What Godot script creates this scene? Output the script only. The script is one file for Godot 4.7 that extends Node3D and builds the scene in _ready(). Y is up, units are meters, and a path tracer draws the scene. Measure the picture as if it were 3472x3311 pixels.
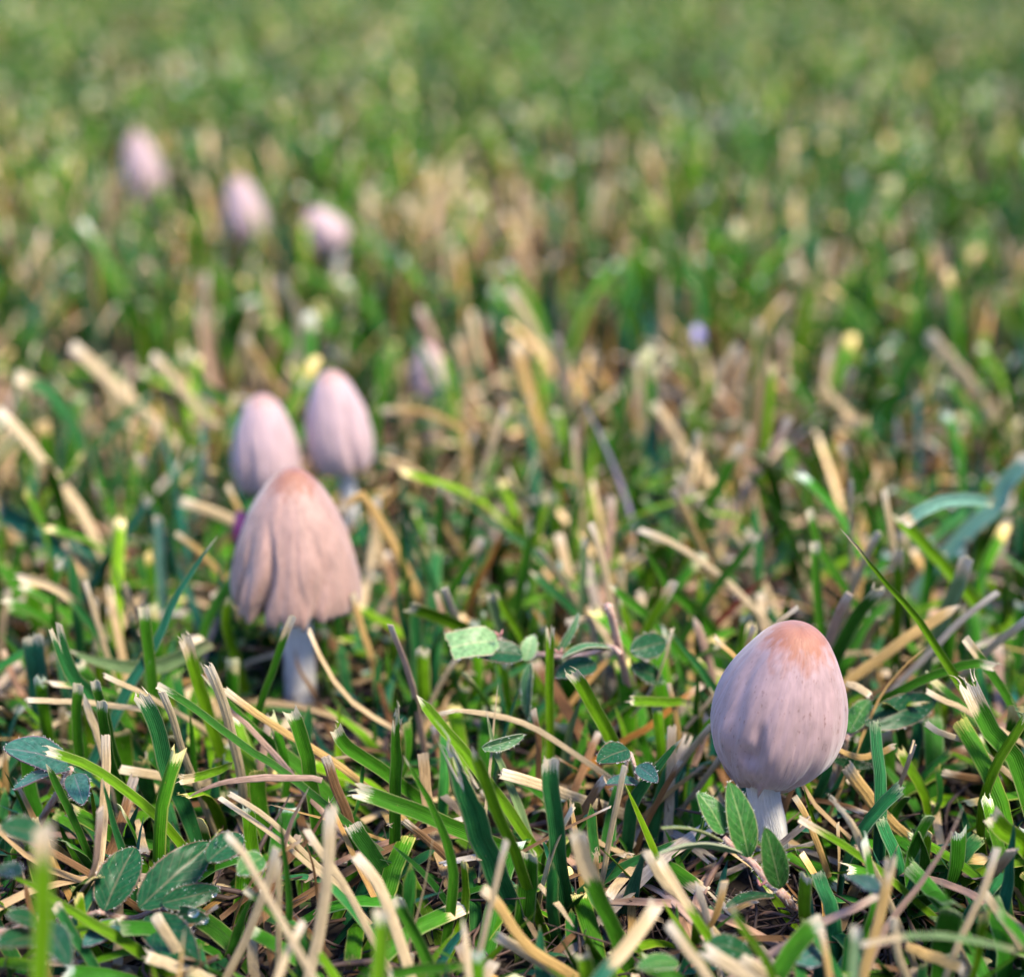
extends Node3D
# A lawn seen from close above the ground: two sharp mushrooms, six soft ones behind, cut grass, straw and creeping weeds. Lengths in millimetres are turned to metres by MM.

const MM := 0.001
var rng := RandomNumberGenerator.new()
var M := {}
var wob := FastNoiseLite.new()
var w: Node3D
var grown := {}


func _ready() -> void:
	rng.seed = 41
	wob.seed = 5
	wob.frequency = 1.0
	# camera
	var cam := Camera3D.new()
	cam.name = "camera"
	cam.position = Vector3(0, 0.096, 0)
	cam.rotation_degrees = Vector3(-22.5, 0, 0)
	add_child(cam)
	var lens := CameraAttributesPhysical.new()
	lens.frustum_focal_length = 36.93
	lens.frustum_near = 0.01
	lens.frustum_far = 200.0
	lens.frustum_focus_distance = 0.145
	lens.exposure_aperture = 9.5
	cam.attributes = lens
	cam.current = true
	# open blue sky
	var env := Environment.new()
	env.background_mode = Environment.BG_SKY
	var air := ProceduralSkyMaterial.new()
	air.sky_top_color = Color(0.42, 0.56, 0.88)
	air.sky_horizon_color = Color(0.85, 0.89, 0.93)
	air.sky_curve = 0.16
	air.ground_horizon_color = Color(0.30, 0.33, 0.22)
	air.ground_bottom_color = Color(0.10, 0.10, 0.06)
	air.sky_energy_multiplier = 0.66
	var sky := Sky.new()
	sky.sky_material = air
	env.sky = sky
	env.tonemap_mode = Environment.TONE_MAPPER_LINEAR
	env.tonemap_exposure = 6.4
	env.sdfgi_enabled = true
	env.ssao_enabled = true
	env.ssil_enabled = true
	var world := WorldEnvironment.new()
	world.name = "world"
	world.environment = env
	add_child(world)
	# sun behind thin haze, high at the right and a little behind the camera
	var sun := DirectionalLight3D.new()
	sun.name = "sun"
	sun.light_energy = 0.46
	sun.light_angular_distance = 18.0
	sun.light_color = Color(1.0, 0.95, 0.87)
	sun.shadow_enabled = true
	add_child(sun)
	sun.look_at_from_position(Vector3(0.55, 1.0, 0.30), Vector3.ZERO)
	make_materials()
	ground()
	mushrooms()
	weeds()
	hero_blades()
	lawn()
	small_things()


# ---------------------------------------------------------------- bookkeeping

func numbered(called: String) -> String:
	grown[called] = grown.get(called, 0) + 1
	return called if grown[called] == 1 else "%s_%03d" % [called, grown[called] - 1]


func tag(o: Node3D, label: String, category: String, group := "") -> void:
	o.set_meta("label", label)
	o.set_meta("category", category)
	if group:
		o.set_meta("group", group)


func thing(called: String, label: String, category: String, at: Vector3, group := "") -> Node3D:
	var o := Node3D.new()
	o.name = numbered(called)
	o.position = at
	add_child(o, true)
	tag(o, label, category, group)
	return o


func obj(called: String, mesh: Mesh, mat: Material, parent: Node3D) -> MeshInstance3D:
	var o := MeshInstance3D.new()
	o.name = numbered(called) if parent == self else called
	o.mesh = mesh
	o.material_override = mat
	parent.add_child(o, true)
	return o


# ---------------------------------------------------------------- materials

func lin(c: Color) -> Color:
	return c.linear_to_srgb()


func blade_texture(base: Color, dry: Color, cut: Color, veins: float, blotch: float, dry_from: float, sd: int) -> ImageTexture:
	# u runs across the blade, v from foot to tip: parallel veins, pale margins, mottling, a dried end with an uneven border
	var W := 48
	var Hh := 384
	var im := Image.create(W, Hh, false, Image.FORMAT_RGB8)
	var n := FastNoiseLite.new()
	n.seed = sd
	n.frequency = 1.0
	n.fractal_octaves = 3
	for y in Hh:
		var v := 1.0 - (y + 0.5) / Hh
		for x in W:
			var u := (x + 0.5) / W
			var a := absf(u - 0.5) * 2.0
			var stripe := n.get_noise_2d(u * 26.0, v * 1.2 + 7.0) * veins
			var grain := n.get_noise_2d(u * 40.0 + 50.0, v * 60.0) * 0.16
			var patch := n.get_noise_2d(u * 2.5 + 90.0, v * 7.0)
			var c := base * (1.0 + stripe + grain + patch * 0.3)
			if a > 0.86:
				c = c.lerp(base.lerp(dry, 0.45), 0.55)
			if a < 0.05:
				c = c * 0.82
			if n.get_noise_2d(u * 9.0 + 300.0, v * 30.0) > 0.62 - blotch:
				c = c.lerp(dry * Color(0.45, 0.36, 0.3), 0.55)
			var edge := dry_from + n.get_noise_2d(u * 7.0 + 20.0, 3.0) * 0.06
			if v > edge:
				var d := dry * (1.0 + stripe + grain * 1.5)
				c = c.lerp(d, clampf((v - edge) / 0.03, 0.0, 1.0))
			if v > 0.955 + n.get_noise_2d(u * 12.0 + 60.0, 9.0) * 0.05:
				c = c.lerp(cut, 0.5)
			if v < 0.12:
				c = c.lerp(dry * 0.75, (0.12 - v) / 0.12 * 0.5)
			c.a = 1.0
			im.set_pixel(x, y, lin(c.clamp()))
	return ImageTexture.create_from_image(im)


func groove_texture(sd: int) -> ImageTexture:
	var im := Image.create(64, 128, false, Image.FORMAT_RGB8)
	var n := FastNoiseLite.new()
	n.seed = sd
	n.frequency = 1.0
	for y in 128:
		for x in 64:
			var u := (x + 0.5) / 64.0
			var g := 0.5 + 0.3 * cos(u * TAU * 9.0) + 0.35 * n.get_noise_2d(u * 20.0, y * 0.05) + 0.1 * n.get_noise_2d(u * 30.0, y * 0.6)
			im.set_pixel(x, y, Color(g, g, g))
	return ImageTexture.create_from_image(im)


func blade_material(base: Color, dry: Color, cut: Color, veins: float, blotch: float, dry_from: float, sd: int, rough: float, through: float) -> StandardMaterial3D:
	var m := StandardMaterial3D.new()
	m.albedo_texture = blade_texture(base, dry, cut, veins, blotch, dry_from, sd)
	m.vertex_color_use_as_albedo = true
	m.roughness = rough
	m.metallic_specular = 0.20
	m.heightmap_enabled = true
	m.heightmap_texture = M.groove
	m.heightmap_scale = 0.006
	m.backlight_enabled = through > 0.0
	m.backlight = lin(Color(through, through, through))
	return m


func make_materials() -> void:
	M.groove = groove_texture(3)
	var straw := Color(0.52, 0.40, 0.225)
	var white := Color(0.72, 0.65, 0.50)
	var g := {
		"lime": Color(0.095, 0.215, 0.006), "mid": Color(0.038, 0.145, 0.008), "blue": Color(0.022, 0.120, 0.030), "dark": Color(0.030, 0.126, 0.012),
		"teal": Color(0.020, 0.120, 0.070), "sage": Color(0.16, 0.25, 0.10), "pale": Color(0.13, 0.28, 0.20),
	}
	var sd := 11
	for k in g:
		for d in 3:  # green to the cut, or with a short or a long dried end
			M[k + ["", "_dry", "_drylong"][d]] = blade_material(g[k], straw, white, 0.26, 0.0, [0.965, 0.89, 0.72][d], sd, 0.45, 0.35)
			sd += 1
	for k in ["lime", "mid", "blue", "dark", "teal"]:
		M[k + "_plain"] = blade_material(g[k], straw, (g[k] as Color).lerp(straw, 0.45), 0.30, 0.0, 0.985, sd, 0.45, 0.35)
		sd += 1
	var s := {
		"straw": straw, "gold": Color(0.50, 0.325, 0.115), "pink": Color(0.45, 0.295, 0.21), "brown": Color(0.20, 0.11, 0.05), "grey": Color(0.40, 0.35, 0.28),
		"orange": Color(0.34, 0.15, 0.03), "purple": Color(0.28, 0.23, 0.33), "red": Color(0.17, 0.026, 0.018), "white": Color(0.62, 0.56, 0.47),
	}
	for k in s:
		M[k] = blade_material(s[k], s[k].lerp(white, 0.25), white, 0.40, 0.16 if k in ["brown", "grey", "straw"] else 0.08, 0.9, sd, 0.62, 0.25)
		sd += 1
	# mushroom skin
	M.cap = cap_material(Color(0.330, 0.203, 0.158), Color(0.225, 0.080, 0.038), 71, 0.005, 0.8, 0.6)
	M.cap_smooth = cap_material(Color(0.315, 0.208, 0.195), Color(0.25, 0.085, 0.034), 74, 0.004, 0.25, 1.1)
	M.cap_pale = cap_material(Color(0.41, 0.290, 0.285), Color(0.34, 0.19, 0.15), 72, 0.004, 0.4)
	M.stem = stem_material()
	M.gill = plain(Color(0.16, 0.09, 0.065), 0.8)
	# weeds
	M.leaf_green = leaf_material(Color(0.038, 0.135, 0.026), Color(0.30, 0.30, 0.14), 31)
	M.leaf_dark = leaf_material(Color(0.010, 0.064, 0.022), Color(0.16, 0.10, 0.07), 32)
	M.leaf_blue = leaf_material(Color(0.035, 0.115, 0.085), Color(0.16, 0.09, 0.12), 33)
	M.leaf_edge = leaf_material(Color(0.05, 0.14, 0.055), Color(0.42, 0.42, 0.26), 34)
	M.leaf_pale = leaf_material(Color(0.16, 0.29, 0.12), Color(0.38, 0.30, 0.18), 35)
	M.weed_stem = fibre_material(Color(0.47, 0.36, 0.27), Color(0.34, 0.15, 0.11), 36)
	M.hair = plain(Color(0.75, 0.74, 0.68), 0.5)
	M.bract = plain(Color(0.34, 0.14, 0.12), 0.6)
	M.petal = plain(Color(0.075, 0.014, 0.085), 0.6)
	M.lilac = plain(Color(0.42, 0.38, 0.66), 0.6)
	M.thatch = fibre_material(Color(0.078, 0.048, 0.034), Color(0.036, 0.023, 0.018), 37)
	M.thatch.vertex_color_use_as_albedo = true
	var d := StandardMaterial3D.new()
	d.albedo_color = Color(1, 1, 1, 0.0)
	d.roughness = 0.0
	d.refraction_enabled = true
	d.refraction_scale = 0.033
	M.water = d
	var so := StandardMaterial3D.new()
	var sn := FastNoiseLite.new()
	sn.seed = 8
	sn.frequency = 0.03
	var im := Image.create(256, 256, false, Image.FORMAT_RGB8)
	for y in 256:
		for x in 256:
			var k := sn.get_noise_2d(x, y)
			var f := sn.get_noise_2d(x * 9.0, y * 9.0)
			im.set_pixel(x, y, lin(Color(0.026, 0.018, 0.012) * (1.0 + k * 0.5 + f * 0.6)))
	so.albedo_texture = ImageTexture.create_from_image(im)
	so.uv1_triplanar = true
	so.uv1_world_triplanar = true
	so.uv1_scale = Vector3(14, 14, 14)
	so.roughness = 0.95
	M.soil = so


func plain(c: Color, rough: float) -> StandardMaterial3D:
	var m := StandardMaterial3D.new()
	m.albedo_color = lin(c)
	m.roughness = rough
	return m


func fibre_material(a: Color, b: Color, sd: int) -> StandardMaterial3D:
	var n := FastNoiseLite.new()
	n.seed = sd
	n.frequency = 1.0
	var im := Image.create(32, 128, false, Image.FORMAT_RGB8)
	for y in 128:
		for x in 32:
			var k := clampf(0.5 + n.get_noise_2d(x * 0.5, y * 0.06) * 1.1, 0, 1)
			im.set_pixel(x, y, lin(a.lerp(b, k) * (1.0 + 0.35 * n.get_noise_2d(x * 0.8, y * 0.7))))
	var m := StandardMaterial3D.new()
	m.albedo_texture = ImageTexture.create_from_image(im)
	m.roughness = 0.75
	return m


func cap_material(base: Color, apex: Color, sd: int, relief := 0.004, mottle := 0.6, blots := 0.0) -> StandardMaterial3D:
	# v = 0 at the crown, 1 at the margin; fibrils run from crown to margin, the crown carries an orange brown stain
	var n := FastNoiseLite.new()
	n.seed = sd
	n.frequency = 1.0
	n.fractal_octaves = 4
	var im := Image.create(768, 384, false, Image.FORMAT_RGB8)
	var hi := Image.create(768, 384, false, Image.FORMAT_RGB8)
	for y in 384:
		var v := (y + 0.5) / 384.0
		for x in 768:
			var th := x / 768.0 * TAU
			var p := Vector3(cos(th), sin(th), 0)
			var fib := n.get_noise_3d(p.x * 13.0, p.y * 13.0, v * 4.0)
			var fine := n.get_noise_3d(p.x * 42.0, p.y * 42.0, v * 16.0)
			var spot := n.get_noise_3d(p.x * 2.2 + 9.0, p.y * 2.2, v * 5.0) + blots * n.get_noise_3d(p.x * 6.0, p.y * 6.0 + 20.0, v * 12.0)
			var c := base * (1.0 + (fib * 0.30 + fine * 0.20) * mottle + spot * 0.22)
			c = c.lerp(base * Color(0.72, 0.60, 0.55), clampf(fib * 1.2 - 0.1, 0.0, 0.5) * mottle)
			var stain := clampf((0.32 - v + n.get_noise_3d(p.x * 3.0, p.y * 3.0 + 4.0, v * 9.0) * 0.12) / 0.14, 0.0, 1.0)
			c = c.lerp(apex * (1.0 + fine * 0.3), stain * 0.9)
			if n.get_noise_3d(p.x * 17.0 + 40.0, p.y * 17.0, v * 26.0) > 0.50:
				c = c * Color(0.62, 0.52, 0.46)  # specks of dirt
			c.a = 1.0
			im.set_pixel(x, y, lin(c.clamp()))
			var h := clampf(0.5 + fib * 0.5 + fine * 0.35, 0, 1)
			hi.set_pixel(x, y, Color(h, h, h))
	var m := StandardMaterial3D.new()
	m.albedo_texture = ImageTexture.create_from_image(im)
	m.roughness = 0.58
	m.heightmap_enabled = true
	m.heightmap_texture = ImageTexture.create_from_image(hi)
	m.heightmap_scale = relief
	m.rim_enabled = true
	m.rim = 0.5
	m.rim_tint = 0.3
	return m


func stem_material() -> StandardMaterial3D:
	var n := FastNoiseLite.new()
	n.seed = 90
	n.frequency = 1.0
	n.fractal_octaves = 3
	var im := Image.create(256, 256, false, Image.FORMAT_RGB8)
	var hi := Image.create(256, 256, false, Image.FORMAT_RGB8)
	for y in 256:
		for x in 256:
			var th := x / 256.0 * TAU
			var f := n.get_noise_3d(cos(th) * 14.0, sin(th) * 14.0, y * 0.012)
			var g := n.get_noise_3d(cos(th) * 30.0, sin(th) * 30.0, y * 0.12)
			im.set_pixel(x, y, lin((Color(0.62, 0.60, 0.565) * (1.0 + f * 0.16 + g * 0.14)).clamp()))
			var h := clampf(0.5 + f * 0.6 + g * 0.5, 0, 1)
			hi.set_pixel(x, y, Color(h, h, h))
	var m := StandardMaterial3D.new()
	m.albedo_texture = ImageTexture.create_from_image(im)
	m.roughness = 0.6
	m.heightmap_enabled = true
	m.heightmap_texture = ImageTexture.create_from_image(hi)
	m.heightmap_scale = 0.012
	return m


func leaf_material(base: Color, edge: Color, sd: int) -> StandardMaterial3D:
	var n := FastNoiseLite.new()
	n.seed = sd
	n.frequency = 1.0
	n.fractal_octaves = 3
	var im := Image.create(128, 192, false, Image.FORMAT_RGB8)
	for y in 192:
		var v := 1.0 - (y + 0.5) / 192.0
		for x in 128:
			var u := (x + 0.5) / 128.0
			var a := absf(u - 0.5) * 2.0
			var c := base * (1.0 + 0.45 * n.get_noise_2d(u * 5.0, v * 7.0) + 0.3 * n.get_noise_2d(u * 30.0, v * 40.0))
			var vein := absf(fposmod(v * 7.0 - a * 2.2, 1.0) - 0.5)
			if vein < 0.07:
				c = c.lerp(base.lerp(edge, 0.3) * 1.2, 0.45)
			if a < 0.06:
				c = c.lerp(base.lerp(edge, 0.5) * 1.3, 0.6)
			if a > 0.93 + n.get_noise_2d(v * 20.0, 4.0) * 0.05 or v > 0.985:
				c = c.lerp(edge, 0.8)
			if n.get_noise_2d(u * 6.0 + 40.0, v * 8.0) > 0.52:
				c = c.lerp(Color(0.22, 0.30, 0.20), 0.15)
			c.a = 1.0
			im.set_pixel(x, y, lin(c.clamp()))
	var m := StandardMaterial3D.new()
	m.albedo_texture = ImageTexture.create_from_image(im)
	m.roughness = 0.34
	m.metallic_specular = 0.26
	m.backlight_enabled = true
	m.backlight = lin(Color(0.35, 0.35, 0.35))
	return m


# ---------------------------------------------------------------- shapes

func along(pts: Array, n: int) -> Array:
	# points of a Catmull-Rom curve, evenly spread over its control points
	var c := Curve3D.new()
	c.bake_interval = 0.4
	for i in pts.size():
		var before: Vector3 = pts[max(i - 1, 0)]
		var after: Vector3 = pts[min(i + 1, pts.size() - 1)]
		var t := (after - before) / 6.0
		c.add_point(pts[i], -t, t)
	var out := []
	var total := c.get_baked_length()
	for i in n:
		out.append(c.sample_baked(total * i / (n - 1), true))
	return out


func frames(p: Array, facing: Vector3, twist: float) -> Array:
	# [tangent, side, normal] along the points
	var out := []
	var nrm := facing
	for i in p.size():
		var tg: Vector3 = (p[min(i + 1, p.size() - 1)] - p[max(i - 1, 0)]).normalized()
		nrm = (nrm - tg * nrm.dot(tg))
		nrm = nrm.normalized() if nrm.length() > 0.001 else tg.cross(Vector3.RIGHT).normalized()
		var a := twist * (float(i) / (p.size() - 1) - 0.5)
		var nn := nrm.rotated(tg, a)
		out.append([tg, nn.cross(tg).normalized(), nn])
	return out


func shell(st: SurfaceTool, rows: Array, uvs: Array, closed: bool, group: int) -> void:
	# rows of equal length, joined by quads
	st.set_smooth_group(group)
	for i in rows.size() - 1:
		var m: int = rows[i].size()
		for j in (m if closed else m - 1):
			var k := (j + 1) % m
			var uk: float = 1.0 if closed and k == 0 else uvs[i][k].x
			var a: Vector3 = rows[i][j]
			var b: Vector3 = rows[i][k]
			var c: Vector3 = rows[i + 1][k]
			var d: Vector3 = rows[i + 1][j]
			st.set_uv(uvs[i][j]); st.add_vertex(a)
			st.set_uv(Vector2(uk, uvs[i + 1][k].y)); st.add_vertex(c)
			st.set_uv(Vector2(uk, uvs[i][k].y)); st.add_vertex(b)
			st.set_uv(uvs[i][j]); st.add_vertex(a)
			st.set_uv(uvs[i + 1][j]); st.add_vertex(d)
			st.set_uv(Vector2(uk, uvs[i + 1][k].y)); st.add_vertex(c)


func begin() -> SurfaceTool:
	var st := SurfaceTool.new()
	st.begin(Mesh.PRIMITIVE_TRIANGLES)
	return st


func finish(st: SurfaceTool) -> ArrayMesh:
	st.generate_normals()
	st.index()
	return st.commit()


func width_at(t: float, tip: String) -> float:
	# t: 0 foot, 1 tip
	var f := lerpf(0.78, 1.0, smoothstep(0.0, 0.35, t))
	match tip:
		"point": return f * (1.0 if t < 0.45 else pow(maxf(0.0, 1.0 - (t - 0.45) / 0.55), 0.62) * 0.97 + 0.03)
		"round": return f * (1.0 if t < 0.86 else sqrt(maxf(0.0, 1.0 - pow((t - 0.86) / 0.14, 2.0))) * 0.95 + 0.05)
		"shred": return f * (1.0 if t < 0.8 else lerpf(1.0, 0.55, (t - 0.8) / 0.2))
	return f


func blade_mesh(foot_to_tip: Array, wide: float, facing: Vector3, tip: String, hollow: bool, twist: float, n: int, sd: int) -> ArrayMesh:
	# green blade: a shallow keel of five columns with a thickness; straw (hollow): a flattened tube with ribs. The end is cut, torn, forked or pointed.
	var r := RandomNumberGenerator.new()
	r.seed = sd
	var p := along(foot_to_tip, n)
	# older, cut leaves are never quite straight
	for i in range(1, n):
		var q := float(i) / n
		p[i] += Vector3(wob.get_noise_2d(sd * 3.7, q * 3.0), wob.get_noise_2d(sd * 3.7 + 50.0, q * 3.0), wob.get_noise_2d(sd * 3.7 + 90.0, q * 3.0)) * wide * 0.18
	var fr := frames(p, facing, twist)
	var st := begin()
	var jag := []
	var cols := 7 if not hollow else 11
	for j in cols:
		var u := float(j) / (cols - 1)
		var e := 0.0
		match tip:
			"fray", "fraylong": e = r.randf_range(-0.35, 0.3)
			"cut", "dry", "drylong": e = r.randf_range(-0.1, 0.1) + (u - 0.5) * 0.25 * sin(sd)
			"notch": e = 0.55 * pow(absf(u - 0.5) * 2.0, 1.5) - 0.35 + r.randf_range(-0.06, 0.06)
			"split": e = (-1.5 if absf(u - 0.5) < 0.12 else r.randf_range(-0.1, 0.35)) 
			"shred": e = r.randf_range(-1.3, 1.4)
		jag.append(e * wide)
	var top := []
	var low := []
	var uvs := []
	var keel := 0.16 + 0.14 * r.randf()
	var thick := clampf(wide * 0.11, 0.07, 0.2)
	for i in n:
		var t := float(i) / (n - 1)
		var half := width_at(t, tip) * wide * 0.5
		var tg: Vector3 = fr[i][0]
		var sx: Vector3 = fr[i][1]
		var nz: Vector3 = fr[i][2]
		var a := []
		var b := []
		var c := []
		for j in cols:
			var u := float(j) / (cols - 1)
			var s := u * 2.0 - 1.0
			var pull: float = jag[j] * (smoothstep(0.8, 1.0, t) if tip in ["split", "shred"] else (1.0 if i == n - 1 else 0.0))
			var base: Vector3 = p[i] + tg * pull
			if hollow:
				var z := sqrt(maxf(0.0, 1.0 - s * s)) * 0.24
				var rib := 1.0 + 0.28 * cos(u * TAU * 3.0 + sd)
				a.append(base + sx * s * half + nz * z * half * rib)
				b.append(base + sx * s * half - nz * z * half * 0.8)
			else:
				var z := absf(s) * keel * half * 2.0
				var body := thick * (1.0 - 0.75 * absf(s)) * (half / (wide * 0.5))
				a.append(base + sx * s * half + nz * (z + body * 0.5))
				b.append(base + sx * s * half + nz * (z - body * 0.5))
			c.append(Vector2(u, 1.0 - t))
		top.append(a)
		low.append(b)
		uvs.append(c)
	shell(st, top, uvs, false, 1)
	var flipped := []
	var fuv := []
	for i in n:
		var a: Array = low[i].duplicate()
		a.reverse()
		flipped.append(a)
		var b: Array = uvs[i].duplicate()
		b.reverse()
		fuv.append(b)
	shell(st, flipped, fuv, false, 2)
	for side in [0, cols - 1]:
		var rows := []
		var u2 := []
		for i in n:
			rows.append([low[i][side], top[i][side]] if side == 0 else [top[i][side], low[i][side]])
			u2.append([Vector2(0.02, uvs[i][0].y), Vector2(0.03, uvs[i][0].y)])
		shell(st, rows, u2, false, 3)
	shell(st, [top[n - 1], low[n - 1]], [uvs[n - 1], uvs[n - 1]], false, 4)
	# torn fibres at the end
	var fibres := {"fray": 5, "fraylong": 7, "shred": 7, "cut": 2, "notch": 2, "split": 2}.get(tip, 0) as int
	for k in fibres:
		var u := r.randf()
		var s := u * 2.0 - 1.0
		var e: Array = fr[n - 1]
		var root: Vector3 = p[n - 1] + e[1] * s * wide * 0.46 + e[0] * (jag[clampi(int(u * (cols - 1)), 0, cols - 1)] - 0.12 * wide)
		var reach := wide * r.randf_range(0.25, 0.6) * (2.2 if tip == "shred" else 1.5 if tip == "fraylong" else 0.8 if tip in ["cut", "notch"] else 1.0)
		var bend: Vector3 = (e[0] + e[1] * r.randf_range(-0.5, 0.5) + e[2] * r.randf_range(-0.4, 0.5)).normalized()
		var hw := wide * r.randf_range(0.035, 0.085)
		var rows := []
		var u2 := []
		for q in 4:
			var f := q / 3.0
			var mid: Vector3 = root + e[0].lerp(bend, f) * reach * f
			var hh := hw * (1.0 - 0.85 * f)
			rows.append([mid - e[1] * hh, mid + e[2] * hh * 0.8, mid + e[1] * hh, mid - e[2] * hh * 0.8])
			u2.append([Vector2(u, 0.02), Vector2(u, 0.01), Vector2(u, 0.02), Vector2(u, 0.01)])
		shell(st, rows, u2, true, 5 + k)
	return finish(st)


func tube(st: SurfaceTool, pts: Array, radii: Array, n: int, sides: int, group: int, lumps := 0.0, sd := 0) -> void:
	var p := along(pts, n)
	var fr := frames(p, Vector3(0.3, 0.2, 1).normalized(), 0.0)
	var rows := []
	var uvs := []
	for i in n:
		var t := float(i) / (n - 1)
		var f := t * (radii.size() - 1)
		var k := mini(int(f), radii.size() - 2)
		var rad := lerpf(radii[k], radii[k + 1], f - k)
		var a := []
		var b := []
		for j in sides:
			var th := TAU * j / sides
			var rr := rad * (1.0 + lumps * wob.get_noise_3d(cos(th) * 1.6 + sd, sin(th) * 1.6, t * 5.0))
			a.append(p[i] + (fr[i][1] * cos(th) + fr[i][2] * sin(th)) * rr)
			b.append(Vector2(float(j) / sides, t))
		rows.append(a)
		uvs.append(b)
	shell(st, rows, uvs, true, group)
	for e in [0, n - 1]:
		var ring := []
		for j in sides:
			ring.append(p[e])
		shell(st, [ring, rows[e]] if e == 0 else [rows[e], ring], [uvs[e], uvs[e]], true, group)


# ---------------------------------------------------------------- ground

func ground() -> void:
	var n := FastNoiseLite.new()
	n.seed = 2
	n.frequency = 60.0
	n.fractal_octaves = 4
	var xs := []
	var v := 0.0
	var step := 0.004
	while v < 80.0:
		xs.append(v)
		v += step
		if v > 0.3:
			step *= 1.22
	var line := []
	for i in range(xs.size() - 1, 0, -1):
		line.append(-xs[i])
	line.append_array(xs)
	var st := begin()
	var rows := []
	var uvs := []
	for z in line:
		var a := []
		var b := []
		for x in line:
			var far := clampf((Vector2(x, z + 0.2).length() - 0.6) / 1.0, 0, 1)
			a.append(Vector3(x, n.get_noise_2d(x, z) * 0.003 * (1.0 - far) - 0.001, z - 0.2))
			b.append(Vector2(x, z))
		rows.append(a)
		uvs.append(b)
	shell(st, rows, uvs, false, 1)
	var o := obj("soil_ground", finish(st), M.soil, self)
	o.set_meta("kind", "structure")
	o.set_meta("label", "dark brown soil under the lawn")


# ---------------------------------------------------------------- mushrooms

func spline(ctrl: Array, n: int) -> Array:
	var v := []
	for q in ctrl:
		v.append(Vector3(q.x, q.y, 0) * 20.0)
	var out := []
	for q in along(v, n):
		out.append(Vector2(q.x, q.y) / 20.0)
	return out


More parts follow.
